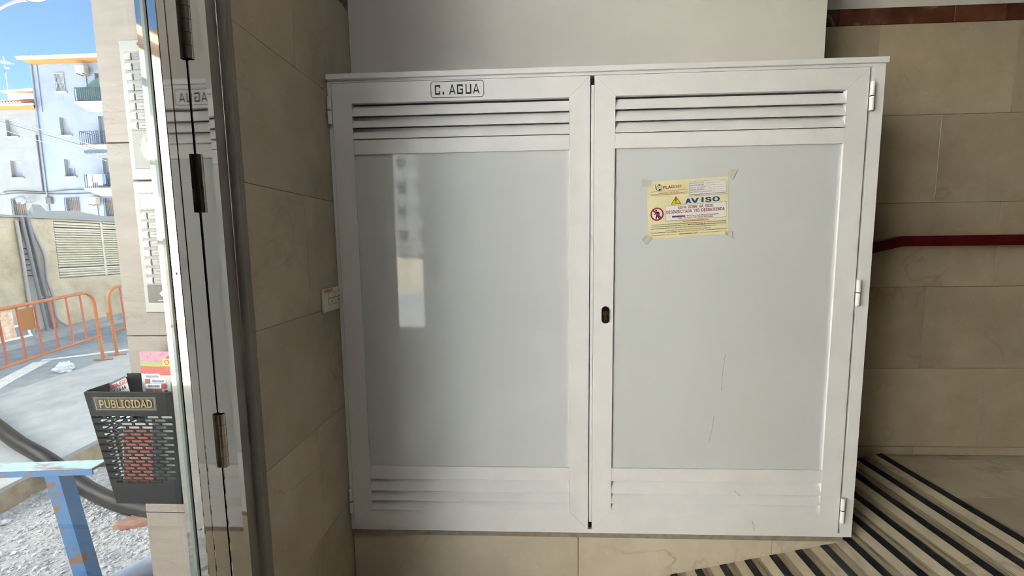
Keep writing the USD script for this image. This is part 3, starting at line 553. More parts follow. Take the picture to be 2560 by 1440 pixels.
# ================================================================== OUTSIDE: building edge by the door
wf = thing('wall_facade', kind=ST, loc=(-0.37, -0.45, -0.6))
zs = [-0.7, -0.13, 0.372, 0.874, 1.375, 1.876, 2.6]
for i in range(6):
    put(wf, 'travertine_slab', cbox(-0.3695, -0.0525, -0.45, -0.4305, zs[i] + 0.001, zs[i + 1] - 0.001, 0.0012), 'travertine')
    for a, b in ((-0.4302, 0.3), (0.3, 1.0)): put(wf, 'travertine_slab', cbox(-0.3695, -0.3405, a + 0.001, b - 0.001, zs[i] + 0.001, zs[i + 1] - 0.001, 0.0012), 'travertine')
put(wf, 'upper_storeys', cbox(-0.36, 12.0, -3.8, 14.0, 3.1, 10.8), 'facade_white')
put(wf, 'ground_storey', cat_(cbox(-0.36, -0.2, 1.0, 14.0, -0.9, 3.1), cbox(-0.365, -0.34, -3.6, 1.0, 2.62, 3.1)), 'facade_white')

# ---- door intercom, two stacked panels
def intercom(name, label, z0, z1, rows, splits, kind):
    t = thing(name, label, 'intercom', (-0.23, -0.45, z0))
    x0, x1 = -0.298, -0.158
    put(t, 'faceplate', cbox(x0, x1, -0.4620, -0.4503, z0, z1, 0.002), 'panel_silver')
    for a, b in splits: put(t, 'module', cbox(x0 + 0.0125, x1 - 0.0125, -0.4632, -0.4616, a + 0.0006, b - 0.0006, 0.0006), 'panel_inner')
    for i, z in enumerate(rows):
        d = unary_union([sbox(-0.2765, z - 0.0078, -0.2665, z + 0.0078), Point(-0.2765, z).buffer(0.0078, quad_segs=8)])
        put(t, 'call_button', cat_(ext(d, 0.0022, XZ(-0.4630)), ext(d.buffer(-0.0012), 0.001, XZ(-0.4650))), 'button_steel', smooth=30)
        tg = put(t, 'name_tag', cbox(-0.2648, -0.2050, -0.4640, -0.4630, z - 0.0076, z + 0.0076, 0.0004), 'name_tag')
        put(tg, 'name_ink', cat_(cbox(-0.2560, -0.2420, -0.4643, -0.4640, z - 0.0012, z + 0.0012), cbox(-0.2400, -0.2300, -0.4643, -0.4640, z - 0.0012, z + 0.0012)), 'ink_grey')
    return t
up = intercom('intercom_panel', 'upper silver intercom panel with round speaker on the stone pillar', 1.2785, 1.6170, [1.5765 - 0.0242 * i for i in range(4)] + [1.4815 - 0.0232 * i for i in range(4)], ((1.4945, 1.589), (1.400, 1.4938), (1.306, 1.3993)), 0)
put(up, 'speaker_ring', ext(Point(-0.228, 1.3600).buffer(0.0385, quad_segs=16) - Point(-0.228, 1.36).buffer(0.0372, quad_segs=16), 0.0008, XZ(-0.4630)), 'steel_dark')
put(up, 'speaker_disc', ext(Point(-0.228, 1.3600).buffer(0.0370, quad_segs=16), 0.0006, XZ(-0.4630)), 'panel_silver')
put(up, 'speaker_slot', cat_(*[cbox(-0.2520 + 0.004 * abs(i - 3) * 0.3, -0.2260, -0.4641, -0.4636, 1.3860 - 0.0032 * i, 1.3872 - 0.0032 * i) for i in range(6)]), 'ink_grey')
put(up, 'lens', cyl((-0.228, -0.4636, 1.352), (-0.228, -0.4665, 1.352), 0.017, 24), 'steel_dark', smooth=40)
put(up, 'maker_mark', ext(sbox(-0.2500, 1.6030, -0.2440, 1.6090) - sbox(-0.2484, 1.6045, -0.2455, 1.6075), 0.0004, XZ(-0.4620)), 'ink_black')
lo = intercom('intercom_panel', 'lower silver intercom panel with eight call buttons and black card reader', 0.9380, 1.2765, [1.1885 - 0.0236 * i for i in range(8)], ((1.201, 1.247), (1.106, 1.2003), (1.011, 1.1053)), 1)
put(lo, 'display_window', cbox(-0.2830, -0.1730, -0.4641, -0.4630, 1.2040, 1.2450, 0.0005), 'name_tag'); put(lo, 'display_card', cbox(-0.2760, -0.2000, -0.4645, -0.4640, 1.2100, 1.2400), 'paper_white')
put(lo, 'card_reader', cbox(-0.2860, -0.1700, -0.4640, -0.4618, 0.9650, 1.0100, 0.0008), 'black_plastic')
put(lo, 'key_symbol', cat_(ext(Polygon([(-0.2530, 0.9885), (-0.2440, 0.9985), (-0.2300, 0.9985), (-0.2300, 0.9800), (-0.2450, 0.9800)]), 0.0004, XZ(-0.4640)), ext(sbox(-0.2590, 0.9700, -0.2300, 0.9712), 0.0004, XZ(-0.4640))), 'paper_white')

# ---- advertising bin
bn = thing('advertising_bin', 'black slotted metal bin with gold PUBLICIDAD lettering fixed to the pillar', 'bin', (-0.265, -0.45, 0.45))
def bpt(s, t, z):          # s across (-1..1), t depth 0 back .. 1 front, z height
    k = (z - 0.462) / (0.760 - 0.462); hw = 0.087 + 0.0315 * k; dp = 0.096 + 0.018 * k
    return np.array([-0.2585 + s * hw, -0.4505 - t * dp, z])
def plate(poly, fn, th, inward):
    e = ext(poly.segmentize(0.06), 1.0); v = np.array(e.vertices); o = np.array([fn(a, b) + inward * th * c for a, b, c in v]); return trimesh.Trimesh(o, e.faces, process=False)
def slots(x0, x1, pitch, w, rows):
    g = []
    for i, z in enumerate(rows):
        x = x0 + (pitch / 2 if i % 2 else 0)
        while x + w < x1 + 1e-6: g.append(LineString([(x + 0.016, z), (x + w - 0.016, z)]).buffer(0.0029 / 1.0)); x += pitch
    return g
rowsz = [0.6955 - 0.0091 * i for i in range(20)]
def slot_poly(x, w, z, sx):     # slot in (s, z) space; sx converts metres to s
    return affinity.scale(LineString([(-(w / 2 - 0.0032), 0), (w / 2 - 0.0032, 0)]).buffer(0.0032, quad_segs=3), 1 / sx, 1, origin=(0, 0))
def panel_with_slots(half, pitch, w):
    base = sbox(-1, 0.462, 1, 0.760); holes = []
    for i, z in enumerate(rowsz):
        s0 = -half + 0.0168 + (pitch / 2 if i % 2 else 0); x = s0
        while x < half - 0.004:
            if x + w / 2 < half - 0.002 and x - w / 2 > -half + 0.002: holes.append(affinity.translate(slot_poly(0, w, 0, half), x / half, z))
            x += pitch
    return base - unary_union(holes)
put(bn, 'front_plate', plate(panel_with_slots(0.110, 0.0345, 0.0290), lambda a, b: bpt(a, 1, b), 0.002, np.array([0, 1.0, 0])), 'bin_black')
put(bn, 'side_plate', plate(panel_with_slots(0.055, 0.0345, 0.0285), lambda a, b: bpt(-1, (a + 1) / 2, b), 0.002, np.array([1.0, 0, 0])), 'bin_black')
put(bn, 'side_plate', plate(panel_with_slots(0.055, 0.0345, 0.0285), lambda a, b: bpt(1, (a + 1) / 2, b), 0.002, np.array([-1.0, 0, 0])), 'bin_black')
put(bn, 'back_plate', plate(sbox(-1, 0.462, 1, 0.772), lambda a, b: bpt(a, 0.0, b) + np.array([0, -0.001, 0]), 0.0018, np.array([0, -1.0, 0])), 'bin_black')
put(bn, 'bottom_plate', trimesh.Trimesh([bpt(s, t, z) for z in (0.4625, 0.4650) for s, t in ((-0.98, 0.02), (0.98, 0.02), (0.98, 0.98), (-0.98, 0.98))]).convex_hull, 'bin_black')
rim_ = [bpt(-1, 0.02, 0.762), bpt(-1, 0.5, 0.7605), bpt(-1, 0.93, 0.76), bpt(-0.96, 1.0, 0.76), bpt(0, 1, 0.76), bpt(0.96, 1, 0.76), bpt(1, 0.93, 0.76), bpt(1, 0.02, 0.762)]
put(bn, 'rim', tube(rim_, 0.0018, 8), 'bin_black', smooth=40)
bt = put(bn, 'title_sticker', plate(sbox(-0.84, 0.7130, 0.53, 0.7480), lambda a, b: bpt(a, 1, b) + np.array([0, -0.0002, 0]), 0.0005, np.array([0, -1.0, 0])), 'bin_sticker')
put(bt, 'sticker_border', plate(sbox(-0.81, 0.7150, 0.50, 0.7462) - sbox(-0.799, 0.7160, 0.489, 0.7452), lambda a, b: bpt(a, 1, b) + np.array([0, -0.0006, 0]), 0.0004, np.array([0, -1.0, 0])), 'bin_gold')
put(bt, 'title_lettering', on(text('PUBLICIDAD', 0.0195, 0.1330, True), frame([-0.3392, -0.5642, 0.7208], [1, 0, 0.008], [0, -0.06, 1])), 'bin_gold', label='gold PUBLICIDAD lettering')

def sheet(name, label, o, u, v, w, h, th, mat):
    t = thing(name, label, 'leaflet', tuple(o), rot=frame(o, u, v)[:3, :3]); put(t, 'paper', cbox(0, w, 0, h, -th, 0), mat, local=True); return t
def patch(t, pts, mat, name='print', lift=0.0001, d=0.0002, label=None): put(t, name, ext(Polygon(pts), d, None, lift), mat, local=True, label=label)
lf1 = sheet('leaflet', 'tall pink and red supermarket leaflet standing up out of the bin', (-0.2985, -0.4980, 0.4690), (1, 0, 0), (0, 0.02, 1), 0.1300, 0.3720, 0.003, 'leaf_white')
Hh = 0.372
patch(lf1, [(0, Hh), (0.13, Hh), (0.13, Hh - 0.026), (0.085, Hh - 0.029), (0.045, Hh - 0.0275), (0, Hh - 0.0255)], 'leaf_pink')
patch(lf1, [(0, Hh - 0.0256), (0.045, Hh - 0.0276), (0.085, Hh - 0.0291), (0.13, Hh - 0.0261), (0.13, Hh - 0.0345), (0.085, Hh - 0.0385), (0.04, Hh - 0.0390), (0, Hh - 0.0375)], 'leaf_green')
patch(lf1, [(0, Hh - 0.0376), (0.04, Hh - 0.0391), (0.085, Hh - 0.0386), (0.13, Hh - 0.0346), (0.13, Hh - 0.0560), (0.085, Hh - 0.0615), (0.05, Hh - 0.0620), (0, Hh - 0.0560)], 'leaf_red')
put(lf1, 'print', ext(Point(0.083, Hh - 0.026).buffer(0.0165) & sbox(0.05, Hh - 0.026, 0.13, Hh), 0.0002, None, 0.0003), 'leaf_maroon', local=True)
patch(lf1, [(0.060, Hh - 0.0180), (0.100, Hh - 0.0180), (0.100, Hh - 0.0365), (0.060, Hh - 0.0365)], 'leaf_yellow', 'price_tag', 0.0005)
put(lf1, 'lettering', on(text('Of', 0.0125, None, True, 0.0003), np.array([[1, 0, 0, 0.0655], [0, 1, 0, Hh - 0.0335], [0, 0, 1, 0.0008], [0, 0, 0, 1.0]])), 'ink_red', local=True)
for i, (x, y) in enumerate(((0.0085, Hh - 0.0705), (0.0230, Hh - 0.0830), (0.0100, Hh - 0.0965))):
    patch(lf1, [(x, y), (x + 0.041, y), (x + 0.041, y + 0.0125), (x, y + 0.0125)], 'paper_white', 'pack_print', 0.0003); patch(lf1, [(x, y), (x + 0.041, y), (x + 0.041, y - 0.0008), (x, y - 0.0008)], 'ink_red', 'pack_edge', 0.0004)
    put(lf1, 'lettering', on(text('Ristorante', 0.0068, 0.032, True, 0.0002), np.array([[1, 0.15, 0, x + 0.0050], [0, 1, 0, y + 0.0030], [0, 0, 1, 0.0006], [0, 0, 0, 1.0]])), 'leaf_blue', local=True)
patch(lf1, [(0.008, Hh - 0.0965), (0.052, Hh - 0.0975), (0.052, Hh - 0.1060), (0.008, Hh - 0.1060)], 'leaf_meat'); patch(lf1, [(0.0085, Hh - 0.0720), (0.0225, Hh - 0.0720), (0.0225, Hh - 0.0840), (0.0085, Hh - 0.0840)], 'leaf_meat')
put(lf1, 'print', ext(Point(0.0590, Hh - 0.0905).buffer(0.0075), 0.0002, None, 0.0005), 'leaf_red', local=True); put(lf1, 'print', ext(Point(0.0640, Hh - 0.1060).buffer(0.0060), 0.0002, None, 0.0005), 'leaf_blue', local=True)
put(lf1, 'bottle_print', ext(unary_union([sbox(0.0770, Hh - 0.1060, 0.0880, Hh - 0.0800), sbox(0.0795, Hh - 0.0800, 0.0855, Hh - 0.0710)]), 0.0002, None, 0.0004), 'leaf_bottle', local=True)
lf2_ = sheet('leaflet', 'small white locksmith leaflet with red capitals leaning in the left bin corner', (-0.3570, -0.5160, 0.6860), (0.055, -0.006, 0.0225), (-0.02, 0.012, 0.07), 0.0660, 0.0790, 0.0008, 'leaf_white')
patch(lf2_, [(0, 0.079), (0.066, 0.079), (0.066, 0.0735), (0, 0.0735)], 'leaf_navy', 'print', 0.0002); 
put(lf2_, 'lettering', on(text('CERRAJERO', 0.0110, 0.0640, True, 0.0002), np.array([[1, 0, 0, 0.0010], [0, 1, 0, 0.0600], [0, 0, 1, 0.0003], [0, 0, 0, 1.0]])), 'ink_red', local=True, label='red locksmith lettering')
put(lf2_, 'lettering', on(text('624 74 64', 0.0085, 0.0540, True, 0.0002), np.array([[1, 0, 0, 0.0040], [0, 1, 0, 0.0480], [0, 0, 1, 0.0003], [0, 0, 0, 1.0]])), 'ink_black', local=True)
lf3 = sheet('leaflet', 'red and orange food catalogue leaning behind the slots of the bin', (-0.3360, -0.5380, 0.4690), (0.0800, 0, 0.0), (0.060, 0.016, 0.165), 0.0800, 0.1950, 0.0040, 'leaf_white')
patch(lf3, [(0.004, 0.002), (0.0795, 0.002), (0.0795, 0.178), (0.004, 0.178)], 'leaf_catalogue')
for y in (0.030, 0.105, 0.130):
    put(lf3, 'print', ext(LineString([(0.011 + 0.0022 * i, y + (0.006 if i % 2 else 0) * (1 if i % 7 else 0)) for i in range(26)]).buffer(0.0007), 0.0002, None, 0.0003), 'leaf_white', local=True)

# ---- the street: it climbs gently towards +y
GZ = lambda y: -0.55 + 0.055 * y
def strip(x0, x1, y0, y1, lift=0.0, th=0.12):
    v = [[x, y, GZ(y) + lift - d] for d in (0, th) for x in (x0, x1) for y in (y0, y1)]
    return trimesh.Trimesh(v).convex_hull
put(None, 'ground', cbox(-120, 60, -90, 90, -9.0, -8.0), 'gravel_dust', kind=ST)
put(None, 'pavement_slab', strip(-4.95, -2.89, -40, 30), 'concrete_walk', kind=ST)
put(None, 'side_yard', strip(-2.895, 14, -40, -5.01, -0.03), 'concrete_walk', kind=ST)
put(None, 'road', strip(-6.90, -4.952, -40, 30, -0.008), 'asphalt', kind=ST)
put(None, 'far_pavement', strip(-7.60, -6.902, -40, 24.5, 0.06, 0.3), 'concrete_walk', kind=ST)
# broken edge of the slab above the dug-out strip
ny, nz = 260, 7; yy = np.linspace(-8, 8, ny); G = []
for i, y in enumerate(yy):
    for j in range(nz):
        t = j / (nz - 1); p = np.array([y * 6, t * 2.0, 3.3]); G.append([-2.895 - 0.09 * t * 0 + 0.05 * t + 0.05 * (meshkit.fbm(p, 3, 2) - 0.5) * min(1, t * 4), y, GZ(y) - 0.004 - t * (GZ(y) + 0.70 + 0.03)])
Fq = [[i * nz + j, (i + 1) * nz + j, (i + 1) * nz + j + 1, i * nz + j + 1] for i in range(ny - 1) for j in range(nz - 1)]
G = np.array(G); back = G.copy(); back[:, 0] = -3.05
Fq = np.array(Fq); F3 = np.vstack([Fq[:, [0, 1, 2]], Fq[:, [0, 2, 3]]])
put(None, 'road_cut', trimesh.Trimesh(np.vstack([G, back]), np.vstack([F3, F3[:, ::-1] + len(G)]), process=False), 'road_cut', smooth=True, kind=ST)
# gravel bed of the trench
nx, ny = 90, 190; gx, gy = np.meshgrid(np.linspace(-2.98, -0.3405, nx), np.linspace(-5, 5.5, ny), indexing='ij')
gz = -0.665 + 0.05 * (meshkit.fbm(np.stack([gx * 1.6, gy * 1.6, gx * 0], -1), 4, 3) - 0.5) + 0.018 * (meshkit.fbm(np.stack([gx * 9, gy * 9, gx * 0], -1), 3, 8) - 0.5) + np.clip(gy, 0, 6) * 0.02
Fq = np.array([[i * ny + j, (i + 1) * ny + j, (i + 1) * ny + j + 1, i * ny + j + 1] for i in range(nx - 1) for j in range(ny - 1)])
gv = np.stack([gx, gy, gz], -1).reshape(-1, 3)
put(None, 'trench_floor', trimesh.Trimesh(gv, np.vstack([Fq[:, [0, 1, 2]], Fq[:, [0, 2, 3]]]), process=False), 'gravel_dust', smooth=True, kind=ST)
from scipy.interpolate import RegularGridInterpolator
trench = RegularGridInterpolator((np.linspace(-2.98, -0.3405, nx), np.linspace(-5, 5.5, ny)), gz)
gp = npath('/World', 'gravel'); pi_ = UsdGeom.PointInstancer.Define(stage, gp); protos = []
for k in range(5):
    s_ = trimesh.creation.icosphere(1); s_.vertices *= (1 + 1.0 * (meshkit.noise(s_.vertices * 2.3, 20 + k) - 0.5))[:, None] * np.array([1, 0.75 + 0.05 * k, 0.5 + 0.06 * k])
    usdkit.mesh(stage, f'{gp}/stone_{k:03d}' if k else f'{gp}/stone', s_, MATS['gravel_stone'], smooth=35); protos.append(f'{gp}/stone_{k:03d}' if k else f'{gp}/stone')
pi_.CreatePrototypesRel().SetTargets([Sdf.Path(p) for p in protos])
NS = 42000; px = rng.uniform(-2.9, -0.40, NS); py = rng.uniform(-2.2, 3.2, NS); sc = np.clip(rng.lognormal(math.log(0.0058), 0.45, NS), 0.0025, 0.030)
from pxr import Vt
pi_.CreatePositionsAttr(Vt.Vec3fArray.FromNumpy(np.stack([px, py, trench(np.stack([px, py], -1)) + sc * 0.15], -1).astype(np.float32)))
pi_.CreateScalesAttr(Vt.Vec3fArray.FromNumpy(np.repeat(sc[:, None], 3, 1).astype(np.float32)))
pi_.CreateProtoIndicesAttr(Vt.IntArray.FromNumpy(rng.integers(0, 5, NS).astype(np.int32)))
qs = Rn.from_euler('zyx', np.stack([rng.uniform(0, 6.28, NS), rng.normal(0, 0.3, NS), rng.normal(0, 0.3, NS)], -1)).as_quat()
pi_.CreateOrientationsAttr(Vt.QuathArray([Gf.Quath(float(a[3]), float(a[0]), float(a[1]), float(a[2])) for a in qs]))
keys(pi_.GetPrim(), label='loose grey gravel filling the dug-out strip outside the door', cat='gravel', kind='stuff')

# painted line on the road
def ribbon(pts, w, lift=0.004):
    g = LineString(pts).buffer(w / 2, cap_style=2, join_style=2); e = ext(g, 0.003)
    v = np.array(e.vertices); v[:, 2] += GZ(v[:, 1]) - 0.008 + lift - 0.003; e.vertices = v; return e
mk = thing('road_marking', 'worn white line painted across the road behind the orange barrier', 'road marking', (-5.8, 3.7, GZ(3.7)))
put(mk, 'line', ribbon([(-5.00, 2.30), (-5.42, 2.98), (-5.80, 3.66)], 0.17), 'road_paint'); put(mk, 'line', ribbon([(-5.86, 3.70), (-5.50, 3.93), (-4.96, 4.28)], 0.10), 'road_paint')

# crumpled white plastic on the road
s_ = trimesh.creation.icosphere(4); n_ = meshkit.fbm(s_.vertices * 1.5, 3, 31); s_.vertices = s_.vertices * (0.55 + 1.3 * np.abs(n_ - 0.5))[:, None] * np.array([0.10, 0.13, 0.10]); s_.apply_translation([-5.05, 3.29, GZ(3.29) + 0.040])
put(None, 'plastic_bag', s_, 'plastic_white', smooth=30, label='crumpled white plastic bag lying on the road below the barrier', cat='bag')

# ---- orange street barriers
def barrier(foot, u, label, first, L=2.2, plate=True, group=None):
    t = thing('street_barrier', label, 'barrier', tuple(foot), rot=frame([0, 0, 0], u, np.cross([0, 0, 1], u))[:3, :3], group=group)
    Hb, r = 0.93, 0.0185; arc = [(0.16 * (1 - math.cos(a)), Hb - 0.16 + 0.16 * math.sin(a)) for a in np.linspace(0, math.pi / 2, 9)]
    path = [(0, 0.0), (0, 0.3), (0, 0.6)] + arc + [(L / 2, Hb)] + [(L - x, z) for x, z in arc[::-1]] + [(L, 0.6), (L, 0.3), (L, 0)]
    put(t, 'outer_frame', tube([(x, 0, z) for x, z in path], r, 12), 'barrier_orange', local=True, smooth=50)
    put(t, 'bottom_rail', cyl((0.005, 0, 0.335), (L - 0.005, 0, 0.335), 0.015, 12), 'barrier_orange', local=True, smooth=50)
    nb = 10
    for i in range(nb):
        x = L * (i + 1) / (nb + 1); put(t, 'bar', cyl((x, 0, 0.34), (x, 0, Hb - 0.01), 0.0105, 10), 'barrier_red', local=True, smooth=50)
    for x in (0.0, L):
        s = 1 if x == 0 else -1
        put(t, 'foot', cyl((x, -0.11, 0.012), (x, 0.11, 0.012), 0.010, 10), 'barrier_orange', local=True, smooth=50)
        if x == 0 and first: continue
        put(t, 'coupling_hook', cat_(cyl((x, 0, 0.60), (x - s * 0.055, 0, 0.60), 0.011, 10), cyl((x - s * 0.045, 0, 0.60), (x - s * 0.045, 0, 0.52), 0.008, 10)), 'barrier_orange', local=True, smooth=50)
    if plate:
        put(t, 'sign_plate', cbox(0.812, 0.995, -0.014, -0.011, 0.645, 0.885), 'plate_ochre', local=True, label='ochre metal plate')
        xs_ = np.linspace(1.03, 1.38, 15); zs_ = np.linspace(0.60, 0.945, 13); X_, Z_ = np.meshgrid(xs_, zs_, indexing='ij'); Y_ = -0.024 + 0.028 * (meshkit.fbm(np.stack([X_ * 14, Z_ * 14, X_ * 0], -1), 3, 9) - 0.5)
        v_ = np.stack([X_, Y_, Z_], -1).reshape(-1, 3); v2 = v_ + [0, 0.004, 0]; f_ = np.array([[i * 13 + j, (i + 1) * 13 + j, (i + 1) * 13 + j + 1, i * 13 + j + 1] for i in range(14) for j in range(12)]); f_ = np.vstack([f_[:, [0, 1, 2]], f_[:, [0, 2, 3]]])
        put(t, 'taped_plate', trimesh.Trimesh(np.vstack([v_, v2]), np.vstack([f_, f_[:, ::-1] + len(v_)]), process=False), 'film_milky', local=True, smooth=True, label='plate wrapped in milky plastic film')
    return t
ub = np.array([0.209, -0.976, -0.055])
barrier((-4.985, 3.700, GZ(3.70) + 0.0), ub, 'orange tube barrier with ochre plate, nearer of the two beside the road', True)
barrier((-5.000, 3.905, GZ(3.905) + 0.002), np.array([-0.12, 0.99, 0.055]), 'orange tube barrier running on behind the stone pillar', False, plate=False)
for i, y in enumerate((-4.0, -6.5)):
    barrier((-4.05 + 0.1 * i, y, GZ(y)), np.array([0.05, -1, -0.055]), ('orange tube barrier down the street to the left, nearer the entrance', 'orange tube barrier down the street to the left, farther from the entrance')[i], False, plate=False, group='barriers down the street')

# ---- blue steel trestle close to the door
ct, st_ = math.cos(math.radians(5.0)), math.sin(math.radians(5.0)); TRL = 1.55; TZ = -0.66
tr = thing('steel_trestle', 'blue rusty steel trestle with worn top bar just outside the door', 'trestle', (-1.126 - TRL * ct, 0.078 - TRL * st_, TZ), rotz=math.radians(5.0))
hz = 0.2 - TZ
put(tr, 'top_bar', cbox(0, TRL, 0, 0.070, hz - 0.004, hz, 0.001), 'blue_worn', local=True, label='worn pale blue top of the bar')
put(tr, 'front_flange', cbox(0, TRL, 0, 0.005, hz - 0.030, hz - 0.004), 'blue_paint', local=True); put(tr, 'back_flange', cbox(0, TRL, 0.065, 0.070, hz - 0.030, hz - 0.004), 'rust_steel', local=True)
put(tr, 'inner_web', cbox(0.01, TRL - 0.012, 0.006, 0.064, hz - 0.020, hz - 0.0045), 'rust_steel', local=True)
for x, dx in ((TRL - 0.176, 0.095), (0.17, -0.095)):
    lg_ = trimesh.Trimesh([[x + s * 0.029 + (dx if z == 0.03 else 0), 0.036 + q * 0.028 + (0.02 if z == 0.03 else 0), z] for z in (0.03, hz - 0.021) for s in (-1, 1) for q in (-1, 1)]).convex_hull
    put(tr, 'leg', lg_, 'blue_paint', local=True); put(tr, 'foot', cbox(x + dx - 0.05, x + dx + 0.05, -0.28, 0.38, 0.0, 0.031, 0.002), 'blue_paint', local=True)

# ---- pipes and rubble
pth = spline([(-5.0, 2.33, GZ(2.33) + 0.052), (-4.29, 1.968, GZ(1.968) + 0.052), (-3.846, 1.748, GZ(1.748) + 0.052), (-3.27, 1.465, GZ(1.465) + 0.055), (-2.93, 1.335, -0.45), (-2.60, 1.225, -0.545), (-2.293, 1.114, -0.590), (-2.07, 1.037, -0.597), (-1.82, 0.968, -0.597), (-1.2, 0.92, -0.595)], 60)
put(None, 'drain_pipe', tube(pth, 0.050, 16), 'pipe_black', smooth=60, label='long black plastic pipe lying across the pavement edge and gravel', cat='pipe')
put(None, 'drain_pipe', tube(spline([(-1.78, -0.05, -0.615), (-1.45, 0.38, -0.605), (-1.30, 0.62, -0.60), (-1.05, 1.0, -0.60)], 24), 0.05, 16), 'pipe_grey', smooth=60, label='short blue-grey pipe on the gravel at the foot of the pillar', cat='pipe')
br = trimesh.Trimesh(np.array([[-1.95, 0.86, 0], [-1.87, 0.98, 0], [-1.66, 0.99, 0], [-1.70, 0.90, 0], [-1.88, 0.84, 0], [-1.93, 0.87, 0.045], [-1.86, 0.96, 0.05], [-1.68, 0.975, 0.04], [-1.72, 0.91, 0.05]]) + [0, 0, -0.655]).convex_hull
put(None, 'broken_tile', br, 'terracotta', label='broken reddish-brown tile piece lying on the gravel by the pillar', cat='rubble')

# ---- garden wall across the street
gw = thing('garden_wall', 'long beige rendered wall across the street with louvred opening', 'wall', (-7.45, 5.0, -0.3))
GT = lambda y: 1.66 + 0.0 * y
wpoly = Polygon([(-40, -4.0), (24, -4.0), (24, 1.70), (5.6, 1.66), (4.5, 1.64), (-3, 1.45), (-40, -0.3)])
hole = Polygon([(4.86, -0.30), (4.88, 0.4), (4.88, 0.78), (4.86, 1.55), (4.92, 1.60), (5.02, 1.60), (5.10, 1.2), (5.14, 0.8), (5.19, 0.4), (5.22, -0.05), (5.30, -0.26)])
lou = sbox(5.385, 0.635, 7.35, 1.625)
put(gw, 'wall_body', ext(wpoly - hole - lou, 0.22, YZ(-7.67)), 'render_beige')
put(gw, 'louvre_back', cbox(-7.66, -7.60, 5.39, 7.345, 0.64, 1.62), 'render_beige')
put(gw, 'gap_back', cbox(-7.69, -7.64, 4.8, 5.36, -0.5, 1.62), 'facade_white')
put(gw, 'grille', cat_(*[cbox(-7.638, -7.60, 4.9, 5.2, 0.70 + 0.09 * i, 0.715 + 0.09 * i) for i in range(6)], cbox(-7.638, -7.60, 5.02, 5.035, 0.6, 1.3)), 'bars_blue')
zz = 0.655; k = 0
while zz < 1.60:
    for a, b in ((5.39, 6.165), (6.205, 7.345)):
        pf = Polygon([(-7.490, zz + 0.036), (-7.450, zz + 0.002), (-7.440, zz + 0.002), (-7.440, zz + 0.012), (-7.472, zz + 0.040)]) if k not in (3, 19) else Polygon([(-7.50, zz + 0.004), (-7.445, zz), (-7.445, zz + 0.020), (-7.50, zz + 0.024)])
        put(gw, 'louvre_slat', ext(pf, b - a, XZ(b)), 'slat_cream' if k not in (3, 19) else 'facade_white')
    zz += 0.0435; k += 1
put(gw, 'louvre_post', cbox(-7.47, -7.442, 6.166, 6.204, 0.64, 1.622), 'slat_cream')
put(gw, 'coping', ext(Polygon([(4.55, 1.645), (5.6, 1.665), (24, 1.705), (24, 1.745), (5.6, 1.70), (4.55, 1.68)]), 0.27, YZ(-7.69)), 'sheet_grey')
xs_ = np.linspace(5.05, 8.5, 60); V_ = []
for y in xs_:
    hgt = 0.05 + 0.09 * meshkit.noise(np.array([y * 4.3, 0.2, 7.0]), 4) + (0.10 if 5.12 < y < 5.30 else 0)
    V_ += [[-7.46 + 0.02 * math.sin(y * 9), y, 1.655 + 0.006 * y * 0], [-7.49 + 0.03 * math.sin(y * 7), y, 1.70 + hgt], [-7.50 + 0.03 * math.sin(y * 7), y, 1.70 + hgt], [-7.50 + 0.02 * math.sin(y * 9), y, 1.655]]
Fs = np.array([[i * 4 + j, (i + 1) * 4 + j, (i + 1) * 4 + (j + 1) % 4, i * 4 + (j + 1) % 4] for i in range(59) for j in range(4)])
put(None, 'tarpaulin', trimesh.Trimesh(np.array(V_), np.vstack([Fs[:, [0, 1, 2]], Fs[:, [0, 2, 3]]]), process=False), 'sheet_grey', smooth=40, label='crumpled grey sheeting along the top of the beige wall', cat='tarpaulin')
for (a, b), lb in zip((((4.905, 1.66), (5.035, -0.215)), ((4.985, 1.66), (5.135, -0.225))), ('left dark steel post in front of the gap in the beige wall', 'right dark steel post in front of the gap in the beige wall')):
    pp_ = thing('steel_post', lb, 'post', (-7.36, b[0], b[1])); put(pp_, 'tube', cyl((-7.36, b[0], GZ(5) + 0.058), (-7.40, a[0], a[1]), 0.024, 14), 'pole_dark', smooth=50)
    put(pp_, 'band', cat_(cyl((-7.365, b[0] - 0.030, 0.34), (-7.365, b[0] - 0.026, 0.365), 0.032, 14)), 'pole_dark', smooth=50)
put(None, 'conduit', tube(spline([(-7.41, 4.84, 1.60), (-7.41, 4.86, 1.1), (-7.41, 4.87, 0.5), (-7.40, 4.865, GZ(4.86) + 0.06)], 24), 0.022, 10), 'conduit_grey', smooth=60, label='straight grey conduit on the wall left of the steel posts', cat='conduit')
put(None, 'conduit', tube(spline([(-7.41, 5.03, 1.63), (-7.40, 5.12, 1.20), (-7.40, 5.165, 0.95), (-7.40, 5.155, 0.65), (-7.40, 5.21, 0.32), (-7.40, 5.24, -0.05), (-7.38, 5.34, GZ(5.34) + 0.085)], 40), 0.021, 10), 'conduit_grey', smooth=60, label='wavy grey conduit hanging on the wall right of the steel posts', cat='conduit')
bd_ = thing('white_board', 'white framed board leaning low against the wall behind the barrier', 'board', (-7.28, 4.5, GZ(4.5) + 0.06))
M_ = frame([-7.24, 4.05, GZ(4.05) + 0.064], [0, 1, 0.055], [-0.35, 0, 1])
put(bd_, 'board', on(cbox(0, 0.66, 0, 0.20, -0.012, 0), M_), 'facade_blue'); put(bd_, 'rim', on(ext(sbox(-0.01, -0.01, 0.67, 0.21) - sbox(0.025, 0.025, 0.635, 0.175), 0.012, None, -0.001), M_), 'facade_white')

